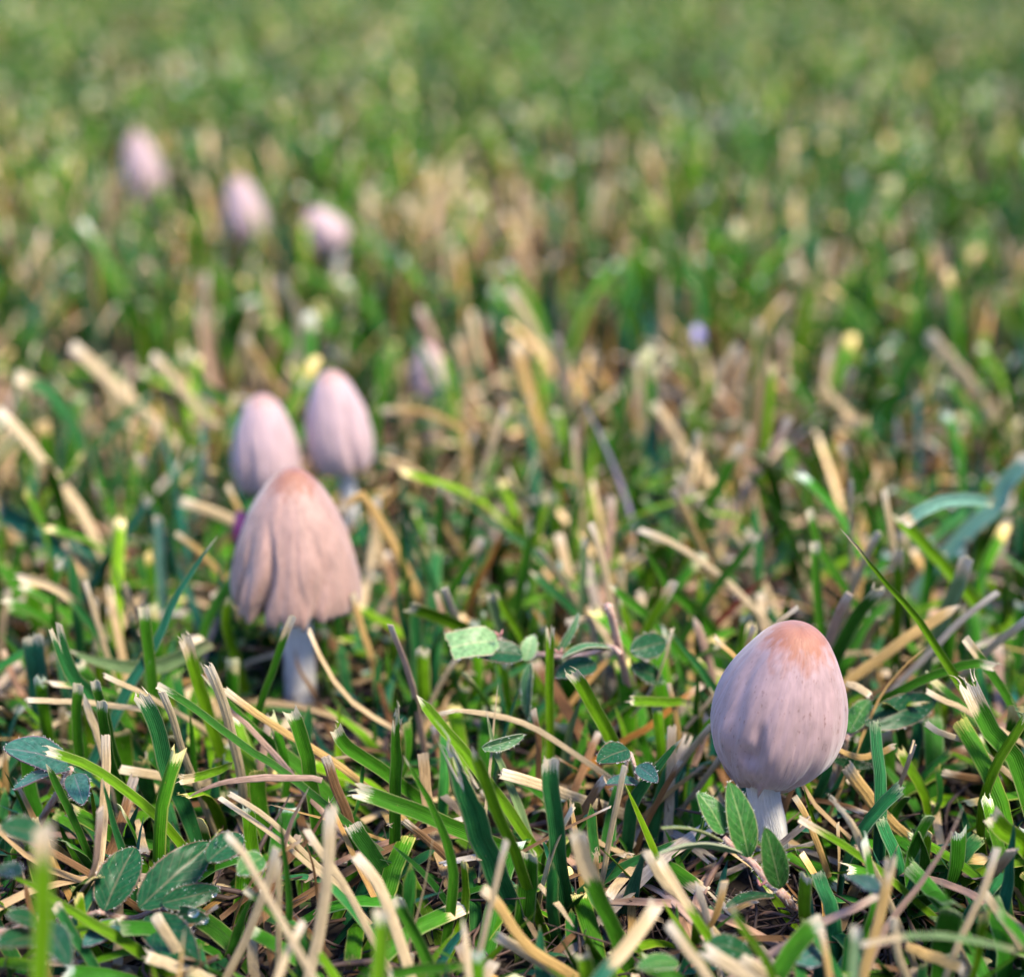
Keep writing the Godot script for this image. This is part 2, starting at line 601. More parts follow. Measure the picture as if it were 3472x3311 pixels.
func mushroom(label: String, at: Vector3, cap_foot: Vector3, lean: Vector3, R: float, H: float, profile: Array, folds: float, creases: float, cleft: Array, hem: float, skin: Material, stem_r: float, sd: int, hi := true) -> Node3D:
	# at: foot on the ground; cap_foot: centre of the cap's margin above the foot; lean: direction of the crown. All in millimetres.
	var o := thing("mushroom", label, "mushroom", at * MM, "")
	var n := FastNoiseLite.new()
	n.seed = sd
	n.frequency = 1.0
	n.fractal_octaves = 2
	var nt := 56 if hi else 32
	var na := 168 if hi else 72
	var prof := spline(profile, nt)
	var up := lean.normalized()
	var sx := up.cross(Vector3(0, 0, 1)).normalized() * -1.0
	sx = (Vector3.RIGHT - up * up.x).normalized()
	var sz := sx.cross(up).normalized()
	var outer := []
	var inner := []
	var uvs := []
	for i in nt:
		var t := float(i) / (nt - 1)
		var a := []
		var b := []
		var c := []
		for j in na:
			var th := TAU * j / na
			var cx := sin(th)
			var cz := cos(th)  # th = 0 looks at +z
			var big := n.get_noise_3d(cx * 1.3, cz * 1.3, t * 1.3 + sd)
			var cr := absf(n.get_noise_3d(cx * creases + t * 0.6, cz * creases, t * 1.6))
			var fine := absf(n.get_noise_3d(cx * creases * 2.4 + 30.0, cz * creases * 2.4, t * 3.2))
			var grow := smoothstep(0.12, 0.75, t)
			var d := 0.05 * big * smoothstep(0.05, 0.4, t) + folds * grow * ((smoothstep(0.0, 0.45, cr) - 0.7) + 0.22 * (smoothstep(0.0, 0.3, fine) - 0.7))
			d += folds * 0.22 * grow * grow * sin(th * 58.0 + 5.0 * n.get_noise_3d(cx * 2.0, cz * 2.0, t * 2.0 + 8.0))
			var lift := 0.0
			for q in cleft:  # [angle, t, depth, angular width, t width]
				var da := wrapf(th - q[0] - 0.12 * sin(t * 9.0 + sd), -PI, PI)
				var g := exp(-pow(da / q[3], 2.0)) * exp(-pow((t - q[1]) / q[4], 2.0))
				d -= q[2] * g
				lift += maxf(0.0, q[2]) * g * 0.5 * smoothstep(0.8, 1.0, t)
			var edge := smoothstep(0.72, 1.0, t)
			var y: float = prof[i].y + edge * (hem * (n.get_noise_3d(cx * 2.6 + 70.0, cz * 2.6, 0.0) + 0.8 * n.get_noise_3d(cx * 8.0, cz * 8.0, 3.0)) + lift)
			var rr: float = maxf(prof[i].x * (1.0 + d), 0.0)
			var pos := cap_foot + (sx * cx + sz * cz) * rr * R + up * y * H
			a.append(pos * MM)
			var run := Vector2((prof[mini(i + 1, nt - 1)].x - prof[maxi(i - 1, 0)].x) * R, (prof[mini(i + 1, nt - 1)].y - prof[maxi(i - 1, 0)].y) * H).normalized()
			var deep := 0.30 + 0.45 * (1.0 - edge)
			b.append((cap_foot + (sx * cx + sz * cz) * maxf(rr * R + run.y * deep, 0.0) + up * (y * H - run.x * deep)) * MM)
			c.append(Vector2(float(j) / na, t))
		outer.append(a)
		inner.append(b)
		uvs.append(c)
	var st := begin()
	shell(st, outer, uvs, true, 1)
	# the flesh turns in at the margin
	var lipuv := []
	for j in na:
		lipuv.append(Vector2(float(j) / na, 0.985))
	shell(st, [outer[nt - 1], inner[nt - 1]], [uvs[nt - 1], lipuv], true, 1)
	obj("cap", finish(st), skin, o)
	var g := begin()
	inner.reverse()
	shell(g, inner.slice(0, int(nt * 0.7)), uvs.slice(0, int(nt * 0.7)), true, 1)
	# gills hang inside as thin radial sheets
	for k in (36 if hi else 14):
		var j := int(float(k) * na / (36 if hi else 14))
		var rows := []
		var u2 := []
		for i in range(0, int(nt * 0.45), 3):
			var q: Vector3 = inner[i][j]
			var axis: Vector3 = (cap_foot + up * (q / MM - cap_foot).dot(up)) * MM
			rows.append([q, q.lerp(axis, 0.42) + up * 0.0004])
			u2.append([Vector2(0, 0), Vector2(1, 0)])
		shell(g, rows, u2, false, 2)
	obj("gills", finish(g), M.gill, o)
	var s := begin()
	var inside := cap_foot + up * H * 0.55
	tube(s, [Vector3(0, -3, 0), Vector3(cap_foot.x * 0.2, cap_foot.y * 0.45, cap_foot.z * 0.2), cap_foot, inside], [stem_r * 1.14, stem_r * 1.02, stem_r, stem_r * 0.9], 26, 40, 1, 0.10, sd)
	var sm := finish(s)
	var so := obj("stem", sm, M.stem, o)
	so.scale = Vector3.ONE * MM
	return o


func mushrooms() -> void:
	var bell := [Vector2(0, 1), Vector2(0.15, 0.982), Vector2(0.32, 0.915), Vector2(0.51, 0.805), Vector2(0.70, 0.65), Vector2(0.87, 0.44), Vector2(0.965, 0.25), Vector2(1.01, 0.09), Vector2(0.99, 0.0)]
	var egg := [Vector2(0, 1), Vector2(0.28, 0.968), Vector2(0.54, 0.872), Vector2(0.76, 0.73), Vector2(0.91, 0.59), Vector2(0.985, 0.45), Vector2(0.985, 0.34), Vector2(0.90, 0.22), Vector2(0.73, 0.11), Vector2(0.53, 0.03), Vector2(0.38, 0.0)]
	var bud := [Vector2(0, 1), Vector2(0.25, 0.97), Vector2(0.52, 0.87), Vector2(0.77, 0.68), Vector2(0.94, 0.48), Vector2(1.0, 0.32), Vector2(0.97, 0.17), Vector2(0.86, 0.05), Vector2(0.7, 0.0)]
	mushroom("brownish pink bell shaped mushroom with pleated ragged cap, largest of the left cluster", Vector3(-25.8, 0, -160), Vector3(0.1, 15.6, 0), Vector3(0.03, 1, 0.02), 7.6, 16.8, bell, 0.030, 2.3, [[-0.40, 0.97, 0.24, 0.09, 0.33], [-0.95, 0.95, 0.12, 0.09, 0.3], [0.5, 1.0, 0.10, 0.07, 0.3]], 0.05, M.cap, 1.85, 14)
	mushroom("smooth egg shaped pinkish mushroom on a white stem at the lower right, in front", Vector3(26.5, 0, -127), Vector3(-1.6, 12.6, 0), Vector3(0.13, 1, 0.09), 6.6, 17.7, egg, 0.022, 1.8, [[-0.68, 0.65, 0.15, 0.15, 0.030], [-0.55, 0.60, 0.07, 0.07, 0.05], [-1.15, 0.62, -0.05, 0.28, 0.07], [-0.40, 0.80, 0.07, 0.13, 0.09], [0.32, 0.76, 0.05, 0.10, 0.10], [0.12, 1.0, 0.22, 0.11, 0.10], [-1.0, 0.5, 0.05, 0.14, 0.3], [0.8, 0.9, 0.06, 0.1, 0.15]], 0.07, M.cap_smooth, 1.62, 27)
	mushroom("pale lilac closed mushroom, left one of the soft pair behind the bell shaped mushroom", Vector3(-34.5, 0, -200), Vector3(-0.6, 13, 0), Vector3(0.0, 1, 0.02), 4.9, 14.6, bud, 0.03, 2.4, [[-0.5, 0.8, 0.14, 0.12, 0.5]], 0.03, M.cap_pale, 1.4, 33)
	mushroom("pale lilac closed mushroom, right one of the soft pair, its white stem showing below", Vector3(-23.6, 0, -203), Vector3(-0.8, 15.2, 0), Vector3(-0.10, 1, 0.02), 4.9, 15.0, bud, 0.03, 2.4, [[0.55, 0.85, 0.16, 0.12, 0.4]], 0.03, M.cap_pale, 1.2, 36)
	mushroom("tiny lilac button mushroom behind a leaning straw, right of the soft pair", Vector3(-14.2, 0, -249), Vector3(0, 9.8, 0), Vector3(-0.08, 1, 0), 3.0, 10.4, bud, 0.03, 2.4, [], 0.03, M.cap_pale, 0.8, 41, false)
	mushroom("tall narrow pinkish mushroom far back at the left, strongly blurred, farthest of three", Vector3(-99, 0, -408), Vector3(0, 10.6, 0), Vector3(-0.09, 1, 0), 5.4, 20.0, bud, 0.03, 2.4, [], 0.03, M.cap_pale, 1.7, 44, false)
	mushroom("pink oval mushroom far back, strongly blurred, middle one of three in a row", Vector3(-63.6, 0, -360), Vector3(0, 13, 0), Vector3(-0.14, 1, 0), 4.9, 14.8, bud, 0.03, 2.4, [], 0.03, M.cap_pale, 1.5, 47, false)
	mushroom("whitish pink mushroom tipped over sideways, far back, nearest of three in a row", Vector3(-41, 0, -339), Vector3(1.0, 15.6, 0), Vector3(-0.75, 1, 0.1), 4.7, 10.6, bud, 0.03, 2.4, [], 0.03, M.cap_pale, 1.3, 52, false)


# ---------------------------------------------------------------- weeds

func weed_stem(o: Node3D, pts: Array, r0: float, r1: float) -> void:
	var st := begin()
	tube(st, pts, [r0, r1], 18, 10, 1, 0.25, grown.size())
	var s := obj("stem", finish(st), M.weed_stem, o)
	s.scale = Vector3.ONE * MM
	# fine hairs
	var p := along(pts, 26)
	var h := begin()
	for i in p.size():
		for k in 4:
			var th := rng.randf() * TAU
			var d := Vector3(cos(th), rng.randf_range(-0.3, 0.7), sin(th)).normalized()
			hair(h, p[i] + d * r0 * 0.8, d, r0 * rng.randf_range(0.7, 1.5))
	var hs := obj("hairs", finish(h), M.hair, s)
	hs.set_meta("kind", "stuff")


func hair(st: SurfaceTool, at: Vector3, d: Vector3, reach: float) -> void:
	var e := at + d * reach + Vector3(rng.randf_range(-1, 1), rng.randf_range(-1, 1), rng.randf_range(-1, 1)) * reach * 0.25
	var a := d.cross(Vector3(0.3, 0.8, 0.5)).normalized() * 0.014
	var b := d.cross(a).normalized() * 0.014
	st.set_smooth_group(-1)
	for q in [[a, b], [b, -a - b], [-a - b, a]]:
		st.add_vertex(at + q[0])
		st.add_vertex(e)
		st.add_vertex(at + q[1])


func weed_leaf(o: Node3D, a: Vector3, c: Vector3, wide: float, style: String, roll: float, label: String) -> void:
	# an oval leaf from a to c, folded a little along its midrib
	var d := c - a
	var ln := d.length()
	var n := 15
	var cols := 11
	var view := (Vector3(0, 96, 0) - (o.position / MM + a)).normalized()
	var face := (view * 0.75 + Vector3(0.05, 0.55, 0)).normalized().rotated(d.normalized(), deg_to_rad(roll))
	var bow := face * ln * 0.07
	var p := along([a, a + d * 0.5 + bow, c], n)
	var fr := frames(p, face, 0.25)
	var fold := 0.55 if style in ["edge"] else 0.16
	var up := []
	var dn := []
	var uvs := []
	for i in n:
		var t := float(i) / (n - 1)
		var half := wide * 0.5 * pow(sin(PI * clampf(pow(t, 0.86) * 0.985 + 0.012, 0.0, 1.0)), 0.62)
		if style == "cut":
			half = wide * 0.5 * lerpf(0.5, 1.0, smoothstep(0.0, 0.25, t))
		var r1 := []
		var r2 := []
		var u := []
		for j in cols:
			var s := float(j) / (cols - 1) * 2.0 - 1.0
			var serr := 1.0 + (0.03 * wob.get_noise_2d(i * 2.3 + ln, s * 9.0) if absf(s) > 0.8 else 0.0)
			var pull := Vector3.ZERO
			if style == "cut" and i == n - 1:
				pull = fr[i][0] * wob.get_noise_2d(j * 1.7, ln) * wide * 0.12
			var q: Vector3 = p[i] + pull + fr[i][1] * s * half * serr + fr[i][2] * (absf(s) * half * fold + 0.04 * wide * wob.get_noise_2d(t * 4.0 + ln, s * 1.6 + wide))
			r1.append(q + fr[i][2] * 0.07)
			r2.append(q - fr[i][2] * 0.07)
			u.append(Vector2((s + 1) * 0.5, 1.0 - t))
		up.append(r1)
		r2.reverse()
		dn.append(r2)
		uvs.append(u)
	var st := begin()
	shell(st, up, uvs, false, 1)
	var ruv := []
	for q in uvs:
		var z: Array = q.duplicate()
		z.reverse()
		ruv.append(z)
	shell(st, dn, ruv, false, 2)
	for side in [0, cols - 1]:
		var rows := []
		var u2 := []
		for i in n:
			var lo: Vector3 = dn[i][cols - 1 - side]
			rows.append([lo, up[i][side]] if side == 0 else [up[i][side], lo])
			u2.append([Vector2(0.01, uvs[i][0].y), Vector2(0.02, uvs[i][0].y)])
		shell(st, rows, u2, false, 3)
	var mat: Material = M["leaf_" + ("pale" if style == "cut" else style)]
	var leaf := obj("leaf", finish(st), mat, o)
	leaf.scale = Vector3.ONE * MM
	if label:
		leaf.set_meta("label", label)
	var h := begin()
	for k in 46:
		var i := rng.randi_range(0, n - 1)
		var rim := rng.randf() < 0.65
		var j := (0 if rng.randf() < 0.5 else cols - 1) if rim else rng.randi_range(1, cols - 2)
		var out: Vector3 = fr[i][1] * (-1.0 if j == 0 else 1.0) if rim else fr[i][2] * 0.5 + fr[i][0] * 0.4
		var at: Vector3 = up[i][j]
		if i < n - 1:
			at = at.lerp(up[i + 1][j], rng.randf())
		hair(h, at, (out + fr[i][0] * rng.randf_range(-0.1, 0.6)).normalized(), rng.randf_range(0.12, 0.32))
	var hs := obj("hairs", finish(h), M.hair, leaf)
	hs.set_meta("kind", "stuff")


func bract(o: Node3D, at: Vector3) -> void:
	# a little scale leaf at a joint of the stem
	var st := begin()
	for k in 3:
		var th := TAU * k / 3.0 + at.x
		var d := Vector3(cos(th), 0.8, sin(th)).normalized()
		tube(st, [at, at + d * 0.35, at + d * 0.7 + Vector3(0, 0.15, 0)], [0.08, 0.16, 0.03], 6, 6, k + 1)
	obj("scale_leaf", finish(st), M.bract, o).scale = Vector3.ONE * MM


func droplet(at: Vector3, r: float, label: String) -> void:
	var s := SphereMesh.new()
	s.radius = r * MM
	s.height = r * 1.7 * MM
	s.radial_segments = 32
	s.rings = 18
	var o := obj("water_droplet", s, M.water, self)
	o.position = at * MM
	tag(o, label, "droplet", "water droplets on the weed leaves")


func weeds() -> void:
	w = thing("creeping_weed", "creeping weed with oval green leaves in front of the egg capped mushroom's stem", "weed", Vector3(25.2, 0.0, -116.0) * MM)
	weed_stem(w, [Vector3(0.0, 6.9, 0.0), Vector3(-1.0, 7.0, -1.5), Vector3(-2.0, 7.7, -3.0), Vector3(-3.1, 7.9, -4.5), Vector3(-4.6, 8.7, -6.0)], 0.42, 0.31)
	weed_stem(w, [Vector3(0.0, 6.9, 0.0), Vector3(1.6, 4.1, -1.5), Vector3(3.3, 1.2, -3.0), Vector3(5.3, -2.9, -4.5)], 0.47, 0.41)
	weed_leaf(w, Vector3(-3.2, 10.9, 0.0), Vector3(-5.2, 17.8, -2.0), 2.93, "green", 8, "upright oval leaf")
	weed_leaf(w, Vector3(-0.0, 7.4, 0.0), Vector3(-2.1, 14.9, 1.0), 2.53, "green", -12, "oval leaf lying over the mushroom stem")
	weed_leaf(w, Vector3(-5.6, 13.5, 0.0), Vector3(-8.0, 16.6, -2.0), 2.49, "green", 15, "")
	weed_leaf(w, Vector3(-5.7, 12.6, 0.0), Vector3(-11.9, 16.9, 4.0), 1.58, "green", 55, "")
	weed_leaf(w, Vector3(-3.7, 11.1, 0.0), Vector3(-12.1, 14.9, 5.0), 1.42, "edge", 62, "leaf seen from its pale hairy edge")
	weed_leaf(w, Vector3(-0.6, 6.5, 0.0), Vector3(-5.7, 8.1, 4.0), 2.03, "dark", 40, "dark leaf with purplish margin")
	bract(w, Vector3(-2.1, 8.4, 1.0))
	w = thing("creeping_weed", "weed with two hairy leaves right of the egg cap, the larger one dark green", "weed", Vector3(34.7, 0.0, -134.0) * MM)
	weed_stem(w, [Vector3(0.0, 12.6, 0.0), Vector3(1.5, 12.6, -1.5), Vector3(3.8, 12.5, -3.0)], 0.30, 0.22)
	weed_stem(w, [Vector3(0.0, 12.6, 0.0), Vector3(0.1, 9.3, -1.5), Vector3(0.2, 5.2, -3.0)], 0.30, 0.30)
	weed_leaf(w, Vector3(1.8, 14.1, 0.0), Vector3(10.4, 14.2, -5.0), 3.44, "dark", 20, "large dark hairy leaf")
	weed_leaf(w, Vector3(0.3, 13.1, 0.0), Vector3(2.8, 15.3, -3.0), 2.33, "green", -15, "small bright green leaf")
	weed_leaf(w, Vector3(-1.3, 10.0, 0.0), Vector3(3.5, 7.7, -2.0), 1.16, "dark", 50, "")
	w = thing("creeping_weed", "middle weed with a hairy pinkish white upright stem and scattered round leaves", "weed", Vector3(10.1, 0.0, -141.0) * MM)
	weed_stem(w, [Vector3(0.0, 24.3, 0.0), Vector3(0.8, 21.0, -1.5), Vector3(1.6, 17.1, -3.0), Vector3(2.6, 12.7, -4.5), Vector3(3.8, 4.3, -6.0), Vector3(4.4, -2.5, -7.5)], 0.44, 0.47)
	weed_stem(w, [Vector3(1.5, 18.5, 0.0), Vector3(0.5, 18.6, -1.5), Vector3(-1.5, 16.9, -3.0), Vector3(-5.0, 15.7, -4.5), Vector3(-7.1, 15.2, -6.0), Vector3(-8.5, 13.8, -7.5), Vector3(-11.7, 15.6, -9.0)], 0.31, 0.23)
	weed_leaf(w, Vector3(2.5, 18.8, 0.0), Vector3(6.6, 18.4, -3.0), 2.87, "dark", 20, "leaf with a purple rim")
	weed_leaf(w, Vector3(0.4, 19.1, 0.0), Vector3(-4.9, 19.6, 3.0), 1.82, "edge", 48, "")
	weed_leaf(w, Vector3(-1.1, 17.3, 0.0), Vector3(-5.5, 16.8, 2.0), 2.88, "dark", 15, "round dark leaf")
	weed_leaf(w, Vector3(-9.0, 18.4, 0.0), Vector3(-14.0, 19.1, 1.0), 2.97, "dark", 8, "flat oval leaf")
	weed_leaf(w, Vector3(-8.7, 17.7, 0.0), Vector3(-7.8, 19.7, -2.0), 1.82, "pale", 0, "small pale young leaf")
	weed_leaf(w, Vector3(-8.1, 17.4, 0.0), Vector3(-8.3, 11.8, 2.0), 1.44, "edge", 35, "hanging leaf folded lengthwise")
	weed_leaf(w, Vector3(-11.7, 20.1, 0.0), Vector3(-16.7, 20.3, 2.0), 3.43, "cut", 0, "pale leaf underside cut off square")
	weed_leaf(w, Vector3(-5.3, 18.5, 0.0), Vector3(-3.0, 22.3, -2.0), 0.86, "edge", 30, "")
	weed_leaf(w, Vector3(2.6, 16.8, 0.0), Vector3(6.7, 12.4, -5.0), 2.31, "dark", 25, "")
	bract(w, Vector3(-11.4, 21.2, 1.0))
	bract(w, Vector3(-5.1, 19.1, 1.0))
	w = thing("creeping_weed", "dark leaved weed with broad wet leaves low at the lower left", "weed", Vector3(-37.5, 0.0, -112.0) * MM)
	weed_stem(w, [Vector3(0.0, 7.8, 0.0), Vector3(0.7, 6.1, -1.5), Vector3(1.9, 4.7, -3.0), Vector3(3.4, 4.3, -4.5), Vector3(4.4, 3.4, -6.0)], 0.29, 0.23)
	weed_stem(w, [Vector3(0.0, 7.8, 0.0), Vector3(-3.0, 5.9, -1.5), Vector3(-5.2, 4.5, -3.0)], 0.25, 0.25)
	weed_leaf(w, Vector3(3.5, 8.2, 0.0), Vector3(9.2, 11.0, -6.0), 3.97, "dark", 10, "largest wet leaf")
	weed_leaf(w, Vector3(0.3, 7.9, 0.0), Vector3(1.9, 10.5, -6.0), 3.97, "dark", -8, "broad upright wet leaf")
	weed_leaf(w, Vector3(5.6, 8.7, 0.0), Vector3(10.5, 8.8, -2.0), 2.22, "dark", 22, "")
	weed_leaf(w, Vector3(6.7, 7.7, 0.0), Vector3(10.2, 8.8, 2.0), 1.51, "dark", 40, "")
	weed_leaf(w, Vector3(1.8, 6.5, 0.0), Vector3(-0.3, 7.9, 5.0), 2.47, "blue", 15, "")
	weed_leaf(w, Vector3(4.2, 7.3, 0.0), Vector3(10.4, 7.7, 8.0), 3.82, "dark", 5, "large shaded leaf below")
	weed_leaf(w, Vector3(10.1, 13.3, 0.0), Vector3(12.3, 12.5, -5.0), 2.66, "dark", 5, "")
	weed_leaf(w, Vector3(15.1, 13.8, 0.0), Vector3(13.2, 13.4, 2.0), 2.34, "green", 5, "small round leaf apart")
	w = thing("creeping_weed", "weed tip with two bluish green leaves, the lower purple edged, at the left edge", "weed", Vector3(-43.4, 0.0, -126.0) * MM)
	weed_stem(w, [Vector3(0.0, 14.0, 0.0), Vector3(-2.1, 10.2, -1.5), Vector3(-4.7, 5.9, -3.0), Vector3(-6.3, 1.8, -4.5)], 0.31, 0.41)
	weed_leaf(w, Vector3(-0.3, 14.6, 0.0), Vector3(-4.8, 18.8, 4.0), 3.67, "blue", 5, "")
	weed_leaf(w, Vector3(-0.1, 14.0, 0.0), Vector3(-3.2, 16.2, 7.0), 1.80, "blue", 30, "lower leaf with purple edge")
	weed_leaf(w, Vector3(0.2, 13.3, 0.0), Vector3(2.5, 13.2, 5.0), 2.40, "blue", 5, "")
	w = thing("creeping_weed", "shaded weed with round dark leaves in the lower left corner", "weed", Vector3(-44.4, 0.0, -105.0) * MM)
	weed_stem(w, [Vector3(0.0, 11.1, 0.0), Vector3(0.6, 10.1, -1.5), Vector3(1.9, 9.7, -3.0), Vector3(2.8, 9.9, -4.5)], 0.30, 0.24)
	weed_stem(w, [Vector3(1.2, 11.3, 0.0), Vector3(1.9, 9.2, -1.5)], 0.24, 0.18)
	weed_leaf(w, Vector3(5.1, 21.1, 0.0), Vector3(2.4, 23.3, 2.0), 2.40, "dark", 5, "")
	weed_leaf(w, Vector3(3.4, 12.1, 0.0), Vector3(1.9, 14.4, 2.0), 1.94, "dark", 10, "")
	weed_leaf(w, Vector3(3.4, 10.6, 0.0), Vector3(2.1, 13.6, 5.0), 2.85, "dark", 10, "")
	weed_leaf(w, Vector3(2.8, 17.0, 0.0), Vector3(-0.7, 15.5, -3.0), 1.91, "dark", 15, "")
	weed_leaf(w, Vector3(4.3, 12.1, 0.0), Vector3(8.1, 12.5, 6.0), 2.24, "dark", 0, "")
	w = thing("creeping_weed", "small weed with little round leaves at the brown tipped blade, lower centre right", "weed", Vector3(12.2, 0.0, -128.0) * MM)
	weed_stem(w, [Vector3(0.0, 13.2, 0.0), Vector3(-0.4, 13.5, -1.5), Vector3(-0.9, 9.1, -3.0), Vector3(-1.9, 7.2, -4.5)], 0.19, 0.16)
	weed_stem(w, [Vector3(0.0, 13.2, 0.0), Vector3(0.6, 10.1, -1.5), Vector3(1.2, 6.9, -3.0)], 0.19, 0.19)
	weed_leaf(w, Vector3(-0.7, 14.9, 0.0), Vector3(-3.9, 15.3, 3.0), 2.59, "dark", 5, "")
	weed_leaf(w, Vector3(0.4, 11.1, 0.0), Vector3(-2.9, 12.8, 3.0), 1.80, "blue", 25, "")
	weed_leaf(w, Vector3(0.4, 13.0, 0.0), Vector3(2.1, 13.1, 3.0), 1.80, "blue", 10, "")
	weed_leaf(w, Vector3(-15.2, 15.1, 0.0), Vector3(-11.0, 15.4, -2.0), 1.34, "edge", 45, "")
	w = thing("creeping_weed", "blurred dark round leaves of a weed at the lower edge, right of centre", "weed", Vector3(16.7, 0.0, -103.0) * MM)
	weed_stem(w, [Vector3(0.0, 11.4, 0.0), Vector3(2.1, 8.3, -1.5), Vector3(6.7, 6.3, -3.0), Vector3(8.9, 5.8, -4.5)], 0.24, 0.24)
	weed_leaf(w, Vector3(0.1, 11.6, 0.0), Vector3(4.4, 7.7, -3.0), 2.29, "dark", 5, "")
	weed_leaf(w, Vector3(7.5, 9.5, 0.0), Vector3(10.3, 8.1, -3.0), 2.30, "blue", 5, "")
	weed_leaf(w, Vector3(-2.6, 9.6, 0.0), Vector3(-6.3, 11.4, 3.0), 1.84, "green", 15, "")
	weed_leaf(w, Vector3(13.9, 16.7, 0.0), Vector3(13.6, 11.8, -9.0), 1.95, "blue", 5, "")
	droplet(Vector3(-28.2, 10.5, -108.5), 0.45, "water droplet on the shaded lower leaf of the dark wet weed")
	droplet(Vector3(-26.1, 12.3, -114.5), 0.62, "largest water droplet, on the upper right leaf of the dark wet weed")
	droplet(Vector3(-27.0, 13.6, -114.0), 0.40, "water droplet at the tip of the largest wet leaf")
	droplet(Vector3(-27.2, 10.0, -108.0), 0.30, "tiny water droplet hanging under the wet weed's lower leaf")
	droplet(Vector3(-27.0, 10.1, -111.5), 0.25, "tiny water droplet near the tip of the brown edged wet leaf")


# ---------------------------------------------------------------- single blades

const DRY_KINDS := ["straw", "gold", "pink", "brown", "grey", "orange", "purple", "red"]


func blade(kind: String, tip: String, wide: float, tip_to_foot: Array, label: String) -> void:
	var dead := kind in DRY_KINDS
	var pts := tip_to_foot.duplicate()
	pts.reverse()
	var foot: Vector3 = pts[0]
	var local := []
	for q in pts:
		local.append(q - foot)
	var sd := int(absf(foot.x * 31.0 + foot.z * 17.0)) + 3
	var r := RandomNumberGenerator.new()
	r.seed = sd
	var mid: Vector3 = pts[pts.size() / 2]
	var facing := (Vector3(0, 96, 0) - mid).normalized().rotated((pts[-1] - pts[0]).normalized(), deg_to_rad(r.randf_range(-28, 28)))
	var hollow := dead and not kind in ["orange", "red"]
	var mat: Material = M[kind] if dead else M[kind + {"dry": "_dry", "fraylong": "_dry", "drypoint": "_dry", "drylong": "_drylong"}.get(tip, "")]
	var shape := "fray" if tip == "drylong" else "point" if tip == "drypoint" else tip
	var mesh := blade_mesh(local, wide, facing, shape, hollow, r.randf_range(-0.5, 0.5), 16, sd)
	var called := "straw_stalk" if dead else "grass_blade"
	var o := obj(called, mesh, mat, self)
	o.scale = Vector3.ONE * MM
	o.position = foot * MM
	tag(o, label, "straw" if dead else "grass blade", "dry straws of the lawn" if dead else "green blades of the lawn")


